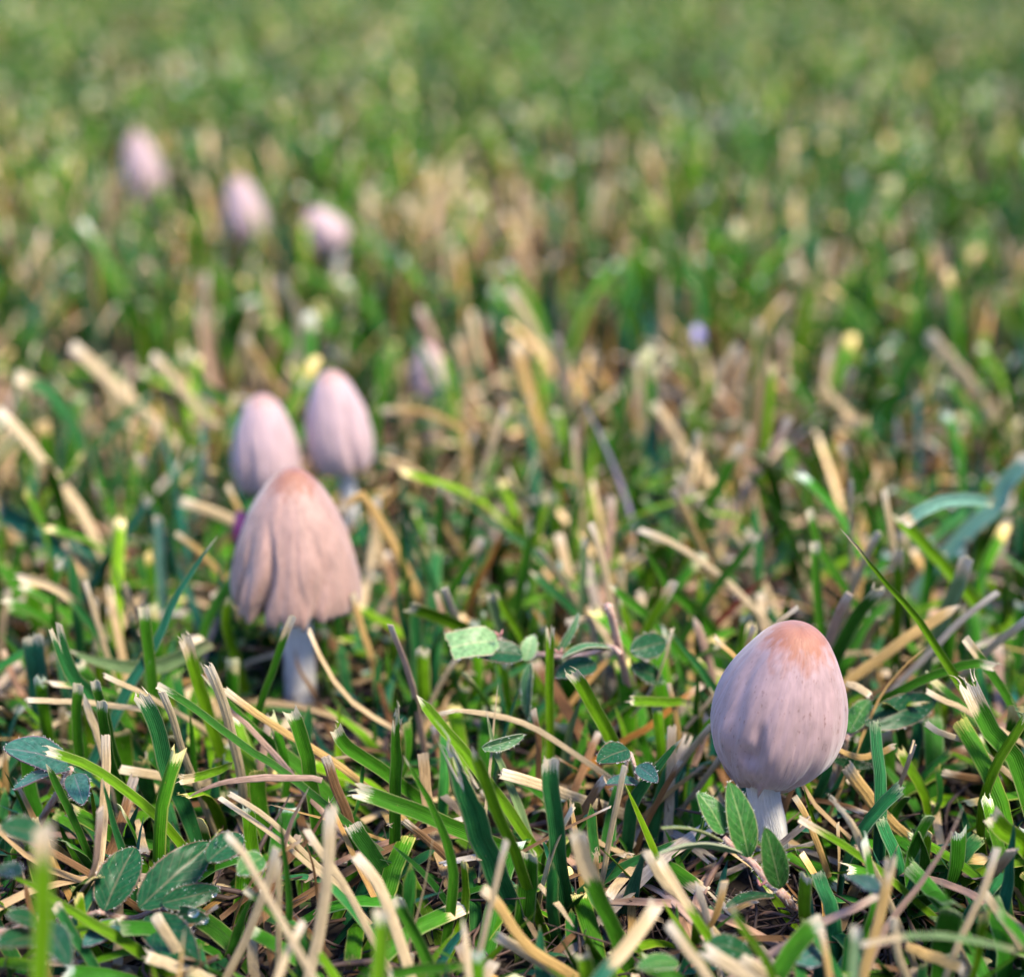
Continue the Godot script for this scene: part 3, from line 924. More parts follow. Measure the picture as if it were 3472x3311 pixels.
func hero_blades() -> void:
	blade("mid", "fray", 1.50, [Vector3(-14.6, 17.0, -117.9), Vector3(-11.1, 15.2, -118.6), Vector3(-8.2, 13.5, -119.1), Vector3(-3.0, 10.0, -120.2), Vector3(0.3, 7.4, -120.9), Vector3(8.9, -1.0, -123.0)], "broad green blade leaning left with a crumbled white cut end")
	blade("blue", "shred", 2.50, [Vector3(-4.8, 21.0, -115.8), Vector3(-4.3, 19.2, -115.8), Vector3(-2.7, 13.9, -115.8), Vector3(-0.7, 7.9, -115.8), Vector3(1.3, 1.6, -115.8), Vector3(1.8, -1.0, -115.8)], "broadest dark green blade in the middle with a shredded cream tip")
	blade("mid", "point", 1.02, [Vector3(-9.8, 22.0, -115.9), Vector3(-8.4, 19.3, -115.6), Vector3(-6.6, 15.2, -115.2), Vector3(-5.5, 10.7, -114.8), Vector3(-5.7, 5.9, -114.3), Vector3(-6.5, 0.5, -113.9), Vector3(-6.7, -1.0, -113.7)], "narrow green blade bowed to the right with a thin dried tip")
	blade("lime", "round", 1.14, [Vector3(-3.6, 25.0, -112.6), Vector3(-2.3, 20.9, -113.3), Vector3(-0.7, 15.5, -114.1), Vector3(0.5, 11.9, -114.6), Vector3(4.0, -1.0, -116.5)], "smooth bright green blade with a rounded tip beside the shredded cream tip")
	blade("blue", "cut", 1.59, [Vector3(3.5, 21.0, -116.7), Vector3(3.8, 15.9, -117.1), Vector3(4.6, 8.4, -117.8), Vector3(6.0, -1.0, -118.6)], "straight upright dark green blade with a square white cut end")
	blade("straw", "cut", 1.12, [Vector3(-1.0, 13.0, -126.6), Vector3(2.8, 10.8, -127.9), Vector3(7.3, 8.0, -129.5), Vector3(10.3, 6.1, -130.6), Vector3(19.4, -1.0, -134.4)], "thick golden straw lying level behind the upright square cut blade")
	blade("straw", "cut", 0.56, [Vector3(10.5, 19.0, -118.7), Vector3(9.7, 14.3, -118.7), Vector3(8.9, 8.1, -118.7), Vector3(8.3, 4.4, -118.7), Vector3(7.6, -1.0, -118.7)], "slim straw stalk leaning right with a cream cut end and brown foot")
	blade("mid", "drylong", 1.43, [Vector3(5.5, 20.0, -107.1), Vector3(6.4, 15.9, -107.8), Vector3(7.9, 11.5, -108.5), Vector3(9.9, 5.8, -109.4), Vector3(11.5, 1.6, -110.1), Vector3(12.3, -1.0, -110.5)], "green blade whose upper third is dried tan, in the lower middle")
	blade("straw", "cut", 0.55, [Vector3(-0.4, 20.0, -105.9), Vector3(-1.4, 16.1, -105.0), Vector3(-2.5, 11.4, -103.8), Vector3(-3.4, 7.9, -102.9), Vector3(-5.1, -1.0, -100.8)], "thin straw stalk standing in front of the broadest dark green blade")
	blade("gold", "cut", 0.90, [Vector3(-2.5, 16.0, -104.6), Vector3(-1.3, 14.3, -105.0), Vector3(0.6, 10.4, -105.5), Vector3(2.2, 8.1, -105.9), Vector3(5.7, 4.8, -106.6), Vector3(10.6, -1.0, -107.9)], "yellow straw sloping down to the right across the lower middle, bent once")
	blade("straw", "fray", 0.89, [Vector3(-1.4, 10.0, -105.9), Vector3(0.9, 8.0, -106.3), Vector3(4.4, 4.9, -106.9), Vector3(9.9, -1.0, -108.1)], "stout pale straw with a frayed end low under the bent yellow straw")
	blade("straw", "cut", 0.94, [Vector3(-13.6, 17.0, -107.8), Vector3(-11.8, 15.3, -106.8), Vector3(-10.4, 12.4, -105.5), Vector3(-9.0, 8.6, -103.8), Vector3(-6.2, -1.0, -99.6)], "stout cream straw curving down to the right near the lower edge")
	blade("straw", "point", 0.28, [Vector3(-6.9, 17.0, -111.5), Vector3(-7.8, 11.9, -110.6), Vector3(-8.6, 8.6, -110.0), Vector3(-9.4, 5.6, -109.5), Vector3(-10.8, -1.0, -108.3)], "hair thin straw hanging beside the bowed narrow green blade")
	blade("brown", "cut", 1.00, [Vector3(-17.9, 17.0, -123.4), Vector3(-16.9, 12.2, -124.1), Vector3(-15.8, 7.5, -124.8), Vector3(-14.6, 3.4, -125.4), Vector3(-13.6, -1.0, -126.0)], "brown spotted dead blade leaning left of the crumbled white cut end")
	blade("mid", "shred", 1.16, [Vector3(-10.7, 23.0, -120.4), Vector3(-10.9, 19.3, -121.0), Vector3(-11.3, 11.3, -122.4), Vector3(-11.5, 4.8, -123.4), Vector3(-11.6, -1.0, -124.3)], "upright green blade with a twisted cream tatter at its top")
	blade("lime", "cut", 1.17, [Vector3(-10.3, 20.0, -96.5), Vector3(-10.1, 18.0, -95.7), Vector3(-10.5, 15.0, -94.5), Vector3(-12.2, 0.2, -88.6)], "blurred yellow green blade at the lower edge with a serrated margin")
	blade("straw", "fray", 0.83, [Vector3(12.0, 15.0, -111.2), Vector3(13.5, 11.8, -111.2), Vector3(15.4, 9.9, -111.2), Vector3(24.1, -1.0, -111.2)], "straw with two cream prongs beside the fuzzy weed stem at lower right")
	blade("blue", "point", 1.54, [Vector3(16.6, 17.0, -126.8), Vector3(14.4, 13.6, -126.8), Vector3(12.2, 9.4, -126.8), Vector3(11.8, 3.3, -126.8), Vector3(11.6, -1.0, -126.8)], "broad curved blade arching right below the pink fuzzy stem")
	blade("blue", "point", 1.33, [Vector3(16.6, 8.0, -123.0), Vector3(9.8, 5.3, -121.1), Vector3(5.9, 3.0, -120.0), Vector3(2.6, 0.4, -119.0), Vector3(1.2, -1.0, -118.4)], "dark green blade lying low and slanting between the two upright blades")
	blade("mid", "cut", 1.95, [Vector3(1.7, 12.0, -115.3), Vector3(1.6, 9.9, -115.3), Vector3(1.4, 7.0, -115.3), Vector3(0.8, -1.0, -115.3)], "short broad green stub with a brown cut rim")
	blade("dark", "cut", 1.64, [Vector3(-15.4, 11.0, -121.1), Vector3(-12.1, 5.8, -120.0), Vector3(-8.6, 1.6, -119.0), Vector3(-7.4, -1.0, -118.5)], "dark green blade lying under the bowed narrow blade")
	blade("mid", "cut", 1.16, [Vector3(-9.9, 13.0, -107.3), Vector3(-8.8, 10.6, -106.5), Vector3(-7.1, 7.4, -105.3), Vector3(-3.5, -1.0, -102.3)], "green blade with a white scraped streak near the lower edge")
	blade("brown", "cut", 0.85, [Vector3(-10.6, 10.0, -123.0), Vector3(-6.0, 6.3, -121.8), Vector3(-2.7, 3.0, -121.0), Vector3(0.5, -1.0, -119.9)], "dull brown dead blade slanting under the crumbled white cut end")
	blade("straw", "point", 0.59, [Vector3(5.7, 7.0, -110.7), Vector3(4.2, 8.0, -112.7), Vector3(2.5, 8.7, -114.7)], "straw bent over with its pale tip pointing down")
	blade("mid", "cut", 0.89, [Vector3(-10.2, 11.0, -99.9), Vector3(-7.2, 11.6, -99.9), Vector3(-3.9, 11.8, -99.9)], "green blade lying flat along the lower edge")
	blade("lime", "notch", 1.29, [Vector3(5.8, 12.0, -101.4), Vector3(6.2, 10.8, -101.4), Vector3(6.5, 8.9, -101.4), Vector3(7.9, -1.0, -101.4)], "stubby green blade with a U shaped notch at the lower edge")
	blade("mid", "notch", 1.33, [Vector3(-17.3, 19.0, -125.3), Vector3(-16.3, 16.1, -126.4), Vector3(-12.9, 12.1, -128.3), Vector3(-5.0, 0.8, -133.9)], "green blade left of centre with a notched cream rimmed end")
	blade("straw", "point", 0.32, [Vector3(-15.2, 12.0, -131.2), Vector3(-17.1, 12.0, -131.2), Vector3(-18.6, 11.7, -131.2)], "short thin orange straw lying level at the notched blade")
	blade("straw", "round", 0.52, [Vector3(-4.0, 17.0, -99.6), Vector3(-3.7, 15.7, -97.9), Vector3(-3.4, 14.0, -95.6), Vector3(-2.2, 4.6, -82.8)], "blurred pale straw stub at the lower edge left of the yellow bent straw")
	blade("brown", "cut", 1.10, [Vector3(9.1, 13.0, -125.6), Vector3(8.3, 11.1, -126.1), Vector3(7.3, 8.8, -126.7), Vector3(5.2, 6.2, -127.6), Vector3(0.5, -1.0, -130.0)], "hollow brown split sheath on a green stub")
	blade("brown", "cut", 0.59, [Vector3(16.8, 14.0, -127.4), Vector3(13.8, 7.2, -127.4), Vector3(12.7, 3.3, -127.4), Vector3(11.8, -1.0, -127.4)], "brown stalk slanting down left of the weed leaves at lower right")
	blade("teal", "drylong", 1.30, [Vector3(11.8, 16.0, -102.3), Vector3(10.1, 14.6, -100.5), Vector3(8.2, 13.2, -98.7), Vector3(6.7, 12.2, -97.3), Vector3(-1.8, 5.5, -87.3)], "blurred blue green blade at the lower edge with a straw tip")
	blade("lime", "fray", 0.93, [Vector3(-43.9, 19.0, -121.4), Vector3(-40.5, 17.5, -121.4), Vector3(-37.2, 14.9, -121.4), Vector3(-34.2, 11.6, -121.4), Vector3(-31.8, 7.6, -121.4), Vector3(-30.2, 3.7, -121.4), Vector3(-28.6, -1.0, -121.4)], "long green blade arching left to right over the dark weed leaves")
	blade("blue", "point", 0.92, [Vector3(-37.9, 18.0, -118.2), Vector3(-37.4, 13.2, -118.2), Vector3(-36.6, 8.1, -118.2), Vector3(-36.0, 2.6, -118.2), Vector3(-36.0, -1.0, -118.2)], "folded green blade with a pale margin line in front of the dark weed leaves")
	blade("blue", "fray", 1.60, [Vector3(-35.5, 23.0, -125.2), Vector3(-34.6, 20.2, -125.5), Vector3(-34.1, 14.6, -126.1), Vector3(-32.8, 9.1, -126.7), Vector3(-31.8, 4.8, -127.2), Vector3(-30.8, -1.0, -127.8)], "wide green blade with a torn white tip below the frayed yellow one")
	blade("straw", "cut", 0.76, [Vector3(-34.0, 22.0, -127.1), Vector3(-33.4, 19.4, -127.5), Vector3(-32.5, 12.5, -128.7), Vector3(-30.9, 4.0, -130.1), Vector3(-30.1, -1.0, -130.9)], "straight straw running beside the wide torn green blade")
	blade("straw", "fray", 1.01, [Vector3(-29.6, 24.0, -128.8), Vector3(-28.9, 20.7, -129.3), Vector3(-28.3, 15.9, -129.9), Vector3(-27.7, 9.5, -130.7), Vector3(-27.8, 0.4, -131.8), Vector3(-27.9, -1.0, -132.0)], "tall straw with ragged cream end left of the bell capped mushroom stem")
	blade("pink", "point", 0.71, [Vector3(-30.6, 15.0, -119.5), Vector3(-28.5, 16.2, -119.5), Vector3(-24.3, 17.1, -119.5), Vector3(-19.3, 17.2, -119.5), Vector3(-17.8, 16.9, -119.5)], "pinkish straw arched level with a needle point to the left")
	blade("straw", "cut", 0.51, [Vector3(-27.5, 15.0, -119.5), Vector3(-23.6, 12.7, -118.3), Vector3(-19.5, 9.8, -116.9), Vector3(-15.6, 6.7, -115.5), Vector3(-7.8, -1.0, -112.1)], "long thin straw slanting right, lower of a parallel pair")
	blade("straw", "fray", 0.51, [Vector3(-26.4, 16.0, -118.7), Vector3(-23.5, 14.2, -118.2), Vector3(-20.3, 11.1, -117.6), Vector3(-15.8, 6.3, -116.7), Vector3(-10.2, -1.0, -115.3)], "long thin straw slanting right, upper of a parallel pair")
	blade("pink", "point", 0.65, [Vector3(-18.6, 18.0, -116.9), Vector3(-20.0, 15.1, -116.9), Vector3(-21.1, 12.0, -116.9), Vector3(-25.0, -1.0, -116.9)], "pinkish straw pointing up to the right above the parallel pair")
	blade("straw", "fray", 0.98, [Vector3(-15.0, 24.0, -104.7), Vector3(-15.3, 19.3, -103.8), Vector3(-16.2, 13.1, -102.6), Vector3(-17.4, 8.7, -101.7), Vector3(-19.4, -1.0, -99.8)], "thick upright cream straw in the foreground with a fibrous cut end")
	blade("straw", "cut", 0.73, [Vector3(-20.0, 19.0, -106.2), Vector3(-21.1, 15.2, -105.9), Vector3(-23.0, 10.2, -105.6), Vector3(-25.2, 5.8, -105.2), Vector3(-27.9, -1.0, -104.7)], "straw slanting down left with a red stain near its foot")
	blade("straw", "cut", 0.59, [Vector3(-20.2, 17.0, -107.2), Vector3(-20.4, 11.3, -107.2), Vector3(-20.9, 5.0, -107.2), Vector3(-21.3, -1.0, -107.2)], "straight upright straw just behind the stained slanting one")
	blade("straw", "cut", 0.63, [Vector3(-18.3, 17.0, -111.7), Vector3(-16.6, 14.6, -110.7), Vector3(-14.8, 12.1, -109.7), Vector3(-7.6, -0.1, -104.7)], "short straw crossing behind the thick upright cream straw")
	blade("lime", "dry", 1.31, [Vector3(-33.3, 33.0, -89.6), Vector3(-33.5, 30.8, -89.3), Vector3(-33.9, 26.1, -88.5), Vector3(-34.5, 20.9, -87.6), Vector3(-35.7, 5.1, -85.1)], "strongly blurred green blade with a brown tip at the lower left corner")
	blade("lime", "point", 1.05, [Vector3(-44.9, 15.0, -108.5), Vector3(-41.9, 13.2, -108.5), Vector3(-38.4, 10.2, -108.5), Vector3(-34.8, 7.4, -108.5), Vector3(-31.1, 3.5, -108.5), Vector3(-27.7, -1.0, -108.5)], "long green blade slanting across the lower left corner")
	blade("blue", "cut", 0.91, [Vector3(-40.1, 12.0, -107.7), Vector3(-38.8, 8.6, -107.7), Vector3(-37.2, 4.9, -107.7), Vector3(-35.2, -1.0, -107.7)], "pale green blade passing under the long slanting one")
	blade("straw", "cut", 1.02, [Vector3(-31.0, 12.0, -106.2), Vector3(-30.1, 9.5, -106.2), Vector3(-29.2, 7.4, -106.2), Vector3(-26.4, -1.0, -106.2)], "short wide straw with blackened foot among the dark weed leaves")
	blade("gold", "point", 0.67, [Vector3(-27.0, 15.0, -100.7), Vector3(-27.1, 13.9, -99.5), Vector3(-27.2, 12.2, -97.7), Vector3(-27.9, 1.3, -86.0)], "pointed yellow straw at the lower edge left of the stained straw")
	blade("straw", "fray", 0.98, [Vector3(-31.7, 9.0, -104.5), Vector3(-29.2, 8.2, -104.1), Vector3(-25.7, 7.3, -103.5)], "wide straw lying at the lower edge with torn left end")
	blade("mid", "fray", 0.76, [Vector3(-23.1, 14.0, -107.2), Vector3(-21.8, 13.0, -106.9), Vector3(-18.8, 10.1, -106.1), Vector3(-15.1, 6.1, -105.2), Vector3(-9.9, -1.0, -103.5)], "green blade with split white tip crossing the stained straw")
	blade("mid", "notch", 1.43, [Vector3(-21.7, 20.0, -127.3), Vector3(-21.2, 18.5, -127.3), Vector3(-20.3, 13.8, -127.3), Vector3(-19.6, 6.2, -127.3), Vector3(-19.8, 2.4, -127.3), Vector3(-20.0, -1.0, -127.3)], "green blade with a jagged white rim in front of the bell capped mushroom stem")
	blade("mid", "point", 1.54, [Vector3(-31.6, 20.0, -134.0), Vector3(-28.9, 16.7, -133.4), Vector3(-26.6, 14.1, -132.9), Vector3(-24.7, 12.5, -132.6), Vector3(-21.4, 9.5, -132.0), Vector3(-12.0, -1.0, -129.8)], "broad green blade slit by a dark hole along its pale margin")
	blade("dark", "cut", 0.74, [Vector3(-35.1, 21.0, -130.0), Vector3(-32.6, 19.8, -129.2), Vector3(-29.9, 18.1, -128.4), Vector3(-25.6, 15.3, -126.9), Vector3(-22.5, 13.6, -126.0), Vector3(-11.6, 6.3, -121.7)], "narrow dark green blade sloping right from a white tip")
	blade("lime", "drylong", 0.96, [Vector3(-32.7, 13.0, -125.6), Vector3(-30.9, 12.7, -126.8), Vector3(-28.1, 12.8, -128.6)], "short green blade with cream point aimed left")
	blade("dark", "point", 0.70, [Vector3(-20.3, 20.0, -110.2), Vector3(-20.2, 16.2, -110.5), Vector3(-20.1, 10.3, -110.9), Vector3(-20.5, 6.8, -111.2), Vector3(-21.2, -1.0, -111.7)], "dark narrow green blade with a wisp at its tip behind the parallel straws")
	blade("brown", "point", 0.33, [Vector3(-19.6, 15.0, -115.1), Vector3(-18.5, 11.0, -115.1), Vector3(-18.2, 6.9, -115.1), Vector3(-17.6, -1.0, -115.1)], "thin brown stalk behind the thick upright cream straw")
	blade("brown", "cut", 0.63, [Vector3(-47.8, 13.0, -117.0), Vector3(-44.6, 11.7, -117.0), Vector3(-39.1, 7.6, -117.0), Vector3(-30.1, -1.0, -117.0)], "speckled brown stalk lying at the left edge over the weed")
	blade("dark", "round", 0.75, [Vector3(-43.9, 18.0, -120.7), Vector3(-43.0, 13.6, -121.6), Vector3(-42.1, 7.8, -122.7), Vector3(-41.0, -1.0, -124.4)], "dark green blade leaning left under the two bluish weed leaves")
	blade("straw", "cut", 0.93, [Vector3(-40.0, 11.0, -130.6), Vector3(-35.9, 8.4, -133.0), Vector3(-31.1, 5.7, -135.6), Vector3(-21.7, -1.0, -142.2)], "straw lying level behind the wide torn green blade")
	blade("straw", "fray", 0.56, [Vector3(-24.0, 21.0, -105.3), Vector3(-22.6, 20.3, -103.9), Vector3(-21.3, 19.5, -102.3), Vector3(-13.4, 13.9, -91.1)], "blurred straw fragment above the small weed leaf at lower left")
	blade("straw", "cut", 0.68, [Vector3(-16.9, 17.0, -99.0), Vector3(-17.6, 16.1, -97.5), Vector3(-18.6, 14.5, -95.0), Vector3(-22.8, 6.5, -82.2)], "blurred straw stub leaning right at the lower edge")
	blade("dark", "point", 1.03, [Vector3(-23.4, 10.0, -111.7), Vector3(-24.8, 6.8, -111.7), Vector3(-26.8, 0.2, -111.7), Vector3(-27.1, -1.0, -111.7)], "dark green blade curving down behind the stained straw")
	blade("mid", "cut", 1.24, [Vector3(-40.2, 20.0, -129.0), Vector3(-40.6, 17.1, -129.4), Vector3(-40.6, 12.6, -130.2), Vector3(-40.2, 7.9, -130.9), Vector3(-40.3, 0.7, -132.0), Vector3(-40.3, -1.0, -132.2)], "medium green blade standing just left of the wide torn one")
	blade("teal", "point", 1.24, [Vector3(-31.4, 30.0, -146.0), Vector3(-33.6, 27.4, -144.9), Vector3(-36.0, 23.9, -143.5), Vector3(-37.9, 19.7, -142.0), Vector3(-40.2, 16.2, -140.7), Vector3(-41.3, 14.5, -140.0), Vector3(-47.9, 1.7, -135.1)], "long blue green blade leaning right toward the bell capped mushroom")
	blade("mid", "fray", 1.21, [Vector3(-38.8, 24.0, -141.1), Vector3(-38.7, 20.8, -141.1), Vector3(-38.7, 15.5, -141.1), Vector3(-38.6, 12.1, -141.1), Vector3(-38.2, -1.0, -141.1)], "upright green blade with a thin frayed tan tip left of the mushrooms")
	blade("lime", "fraylong", 1.34, [Vector3(-33.6, 23.0, -136.2), Vector3(-33.2, 20.1, -136.8), Vector3(-32.8, 16.6, -137.4), Vector3(-32.2, 12.3, -138.2), Vector3(-30.7, -1.0, -140.7)], "stout green blade with a bright yellow white frayed end")
	blade("mid", "dry", 0.83, [Vector3(-22.7, 24.0, -139.1), Vector3(-23.9, 21.2, -139.1), Vector3(-25.4, 17.1, -139.1), Vector3(-27.1, 12.4, -139.1), Vector3(-31.0, -1.0, -139.1)], "slim green blade with brown tip crossing the bell capped mushroom's stem")
	blade("blue", "split", 1.47, [Vector3(-46.8, 24.0, -136.4), Vector3(-46.4, 20.3, -137.1), Vector3(-45.8, 17.5, -137.7), Vector3(-44.2, 14.6, -138.4), Vector3(-38.5, 0.7, -141.7)], "green blade with a forked white end at the left")
	blade("straw", "cut", 0.64, [Vector3(-47.9, 22.0, -151.6), Vector3(-47.3, 18.1, -151.6), Vector3(-46.4, 12.7, -151.6), Vector3(-44.8, -1.0, -151.6)], "slim straw standing behind the forked white end")
	blade("straw", "fray", 0.65, [Vector3(-50.3, 16.0, -135.7), Vector3(-45.7, 15.6, -136.1), Vector3(-42.2, 15.0, -136.4), Vector3(-38.7, 14.3, -136.7)], "level straw lying across the left side with a square left end")
	blade("mid", "cut", 1.06, [Vector3(-44.4, 19.0, -134.1), Vector3(-44.8, 15.4, -134.1), Vector3(-45.0, 12.1, -134.1), Vector3(-45.8, -1.0, -134.1)], "stubby green stalk with knobby brown top at the left end of the level straw")
	blade("straw", "round", 0.83, [Vector3(-43.7, 18.0, -133.8), Vector3(-43.2, 15.7, -133.3), Vector3(-42.4, 12.9, -132.8), Vector3(-39.4, -1.0, -130.0)], "tan rounded straw beside the knobby green stalk")
	blade("mid", "cut", 1.21, [Vector3(-42.0, 20.0, -133.1), Vector3(-41.7, 17.1, -133.1), Vector3(-41.2, 12.7, -133.1), Vector3(-39.8, -1.0, -133.1)], "green stub with pale dry margin beside the knobby stalk")
	blade("straw", "fray", 0.56, [Vector3(-41.4, 20.0, -133.8), Vector3(-39.8, 18.1, -135.1), Vector3(-37.7, 15.6, -136.8), Vector3(-30.5, 4.6, -144.1)], "short straw sloping right to the foot of the upright tan tipped blade")
	blade("pink", "point", 0.68, [Vector3(-31.4, 22.0, -133.1), Vector3(-30.0, 19.5, -132.1), Vector3(-28.3, 17.4, -131.2), Vector3(-25.8, 15.4, -130.1), Vector3(-16.3, 6.0, -125.0)], "papery pinkish strip lying along the slit green blade")
	blade("gold", "fray", 0.74, [Vector3(-28.8, 20.0, -131.0), Vector3(-26.5, 18.1, -130.7), Vector3(-22.4, 15.2, -130.1), Vector3(-19.2, 13.4, -129.6), Vector3(-15.1, 10.3, -129.0), Vector3(-5.0, 0.7, -127.1)], "long yellow straw with splintered edge sloping right past the mushroom foot")
	blade("teal", "cut", 3.17, [Vector3(-71.7, 14.0, -192.2), Vector3(-63.3, 12.5, -185.1), Vector3(-55.1, 10.3, -177.2)], "wide blurred blue green blade slanting at the left edge")
	blade("teal", "cut", 1.12, [Vector3(-46.0, 22.0, -175.7), Vector3(-49.6, 16.7, -175.7), Vector3(-53.1, 12.2, -175.7), Vector3(-61.0, -0.4, -175.7)], "blurred blue green blade leaning right with a pale tip, left of the purple petal")
	blade("pale", "cut", 1.24, [Vector3(-44.8, 20.0, -174.5), Vector3(-45.0, 14.3, -174.5), Vector3(-45.2, 9.8, -174.5), Vector3(-45.7, -1.0, -174.5)], "whitish upright dead stalk, blurred, left of the purple petal")
	blade("gold", "cut", 0.79, [Vector3(-42.6, 18.0, -173.6), Vector3(-39.7, 15.2, -173.6), Vector3(-36.3, 10.8, -173.6), Vector3(-28.9, -1.0, -173.6)], "yellow straw pointing toward the bell cap's left margin")
	blade("straw", "cut", 1.39, [Vector3(-44.0, 18.0, -184.0), Vector3(-39.7, 15.3, -185.7), Vector3(-36.1, 12.7, -187.0), Vector3(-26.1, 3.9, -191.8)], "thick blurred straw running behind the bell cap")
	blade("gold", "cut", 0.70, [Vector3(-37.3, 21.0, -182.0), Vector3(-36.5, 19.0, -182.0), Vector3(-35.5, 16.1, -182.0), Vector3(-34.7, 14.4, -182.0), Vector3(-29.4, -0.2, -182.0)], "orange straw end standing just left of the bell cap shoulder")
	blade("lime", "round", 1.19, [Vector3(-32.8, 18.0, -155.5), Vector3(-33.4, 14.0, -156.1), Vector3(-32.7, 8.9, -156.8), Vector3(-32.0, 4.5, -157.5), Vector3(-31.4, -1.0, -158.3)], "yellow green blade with blunt tip under the bell cap's left hem")
	blade("sage", "point", 1.98, [Vector3(-48.9, 16.0, -146.4), Vector3(-45.4, 14.1, -147.4), Vector3(-40.1, 12.7, -148.9), Vector3(-34.1, 14.9, -150.4)], "pale sage blade sagging level behind the frayed yellow tip")
	blade("blue", "drylong", 1.02, [Vector3(-56.6, 21.0, -154.8), Vector3(-53.7, 19.7, -155.5), Vector3(-51.3, 17.6, -156.1), Vector3(-49.3, 13.8, -156.8), Vector3(-43.3, -0.1, -159.5)], "green blade arching right with a long pale end at the left")
	blade("teal", "cut", 2.22, [Vector3(-52.0, 19.0, -144.5), Vector3(-52.6, 13.9, -145.9), Vector3(-53.9, 4.0, -148.5), Vector3(-54.5, -1.0, -149.8)], "wide dark teal blade, blurred, at the left behind the level straw")
	blade("brown", "point", 0.80, [Vector3(-25.7, 11.0, -156.7), Vector3(-25.0, 8.9, -154.8), Vector3(-23.2, 6.9, -152.7), Vector3(-17.6, -1.0, -144.3)], "brown dead stalk leaning on the bell capped mushroom's stem")
	blade("gold", "cut", 0.83, [Vector3(-18.4, 18.0, -156.4), Vector3(-17.7, 13.7, -156.4), Vector3(-16.7, 9.6, -156.4), Vector3(-16.2, 5.5, -156.4), Vector3(-15.6, -1.0, -156.4)], "orange straw hanging from under the bell cap's right hem")
	blade("pink", "cut", 0.74, [Vector3(-12.5, 24.0, -137.3), Vector3(-11.5, 20.1, -138.1), Vector3(-10.5, 15.3, -139.0), Vector3(-9.7, 8.3, -140.3), Vector3(-8.9, -1.0, -142.0)], "salmon straw with a flat cut end in the middle")
	blade("lime", "notch", 1.72, [Vector3(-11.4, 20.0, -149.7), Vector3(-9.0, 18.0, -151.6), Vector3(-5.3, 14.1, -154.7), Vector3(2.4, 4.0, -162.6)], "green blade cut off to the left with a bitten cream end")
	blade("blue", "point", 1.32, [Vector3(-13.1, 20.0, -155.1), Vector3(-12.9, 16.6, -155.1), Vector3(-11.8, 11.9, -155.1), Vector3(-11.0, 6.7, -155.1), Vector3(-10.0, -1.0, -155.1)], "pointed upright green blade right of the bell cap")
	blade("grey", "cut", 0.85, [Vector3(-7.5, 22.0, -149.7), Vector3(-7.1, 19.5, -151.3), Vector3(-6.4, 15.8, -153.7), Vector3(-4.2, 2.5, -162.2)], "short grey white dead stub above the cut pale weed leaf")
	blade("orange", "point", 1.14, [Vector3(-1.0, 20.0, -172.2), Vector3(-2.6, 15.5, -172.2), Vector3(-4.4, 11.2, -172.2), Vector3(-5.6, 6.1, -172.2), Vector3(-6.9, -1.0, -172.2)], "orange brown dead blade leaning right in the middle")
	blade("sage", "notch", 1.11, [Vector3(-2.4, 20.0, -152.6), Vector3(-1.9, 16.5, -153.6), Vector3(-1.0, 12.9, -154.6), Vector3(1.9, -1.0, -158.6)], "pale green blade with white notched end above the cut weed leaf")
	blade("lime", "round", 0.93, [Vector3(-1.8, 20.0, -153.3), Vector3(-0.3, 16.4, -153.8), Vector3(1.4, 12.6, -154.3), Vector3(6.2, -1.0, -156.1)], "thin bright green blade sloping right beside the pale notched one")
	blade("mid", "point", 1.07, [Vector3(2.5, 16.0, -157.5), Vector3(2.3, 13.5, -157.5), Vector3(2.3, 10.9, -157.5), Vector3(2.3, -1.0, -157.5)], "small pointed green blade above the middle weed")
	blade("lime", "round", 1.16, [Vector3(-9.5, 20.0, -130.0), Vector3(-8.3, 18.4, -129.5), Vector3(-6.1, 15.9, -128.6), Vector3(-4.3, 14.0, -128.0), Vector3(4.3, 2.9, -124.1)], "green blade with smooth sloping tip beside the salmon straw")
	blade("straw", "shred", 0.60, [Vector3(-7.4, 16.0, -132.9), Vector3(-6.5, 16.5, -132.9), Vector3(-2.6, 16.0, -132.9), Vector3(1.1, 15.0, -132.9), Vector3(4.4, 12.9, -132.9), Vector3(15.2, 4.3, -132.9)], "cream straw arching right under the middle weed with wispy left end")
	blade("lime", "split", 0.95, [Vector3(3.9, 23.0, -138.2), Vector3(3.9, 18.5, -138.2), Vector3(4.0, 10.9, -138.2), Vector3(4.2, -1.0, -138.2)], "hollow upright green stalk with split yellow tip in the middle weed")
	blade("lime", "fray", 1.41, [Vector3(5.9, 22.0, -131.1), Vector3(7.0, 20.3, -131.4), Vector3(8.3, 17.5, -131.7), Vector3(10.3, 13.4, -132.1), Vector3(15.7, -1.0, -133.8)], "thick green blade with a torn cream cut end sloping right in the middle")
	blade("mid", "round", 1.12, [Vector3(11.0, 20.0, -154.9), Vector3(13.2, 17.9, -154.9), Vector3(16.2, 15.1, -154.9), Vector3(25.6, 4.2, -154.9)], "green blade arching right from the pink fuzzy stem")
	blade("lime", "dry", 1.11, [Vector3(18.4, 21.0, -153.5), Vector3(17.2, 18.4, -153.5), Vector3(15.3, 14.2, -153.5), Vector3(9.9, -0.3, -153.5)], "green blade with blackened tip leaning right beyond the fuzzy stem")
	blade("mid", "point", 1.75, [Vector3(15.0, 23.0, -160.2), Vector3(16.8, 19.9, -160.9), Vector3(19.1, 15.9, -161.7), Vector3(21.0, 14.0, -162.2), Vector3(29.7, 2.6, -165.1)], "wide pointed green blade with pale rim at the foot of the purple stalk")
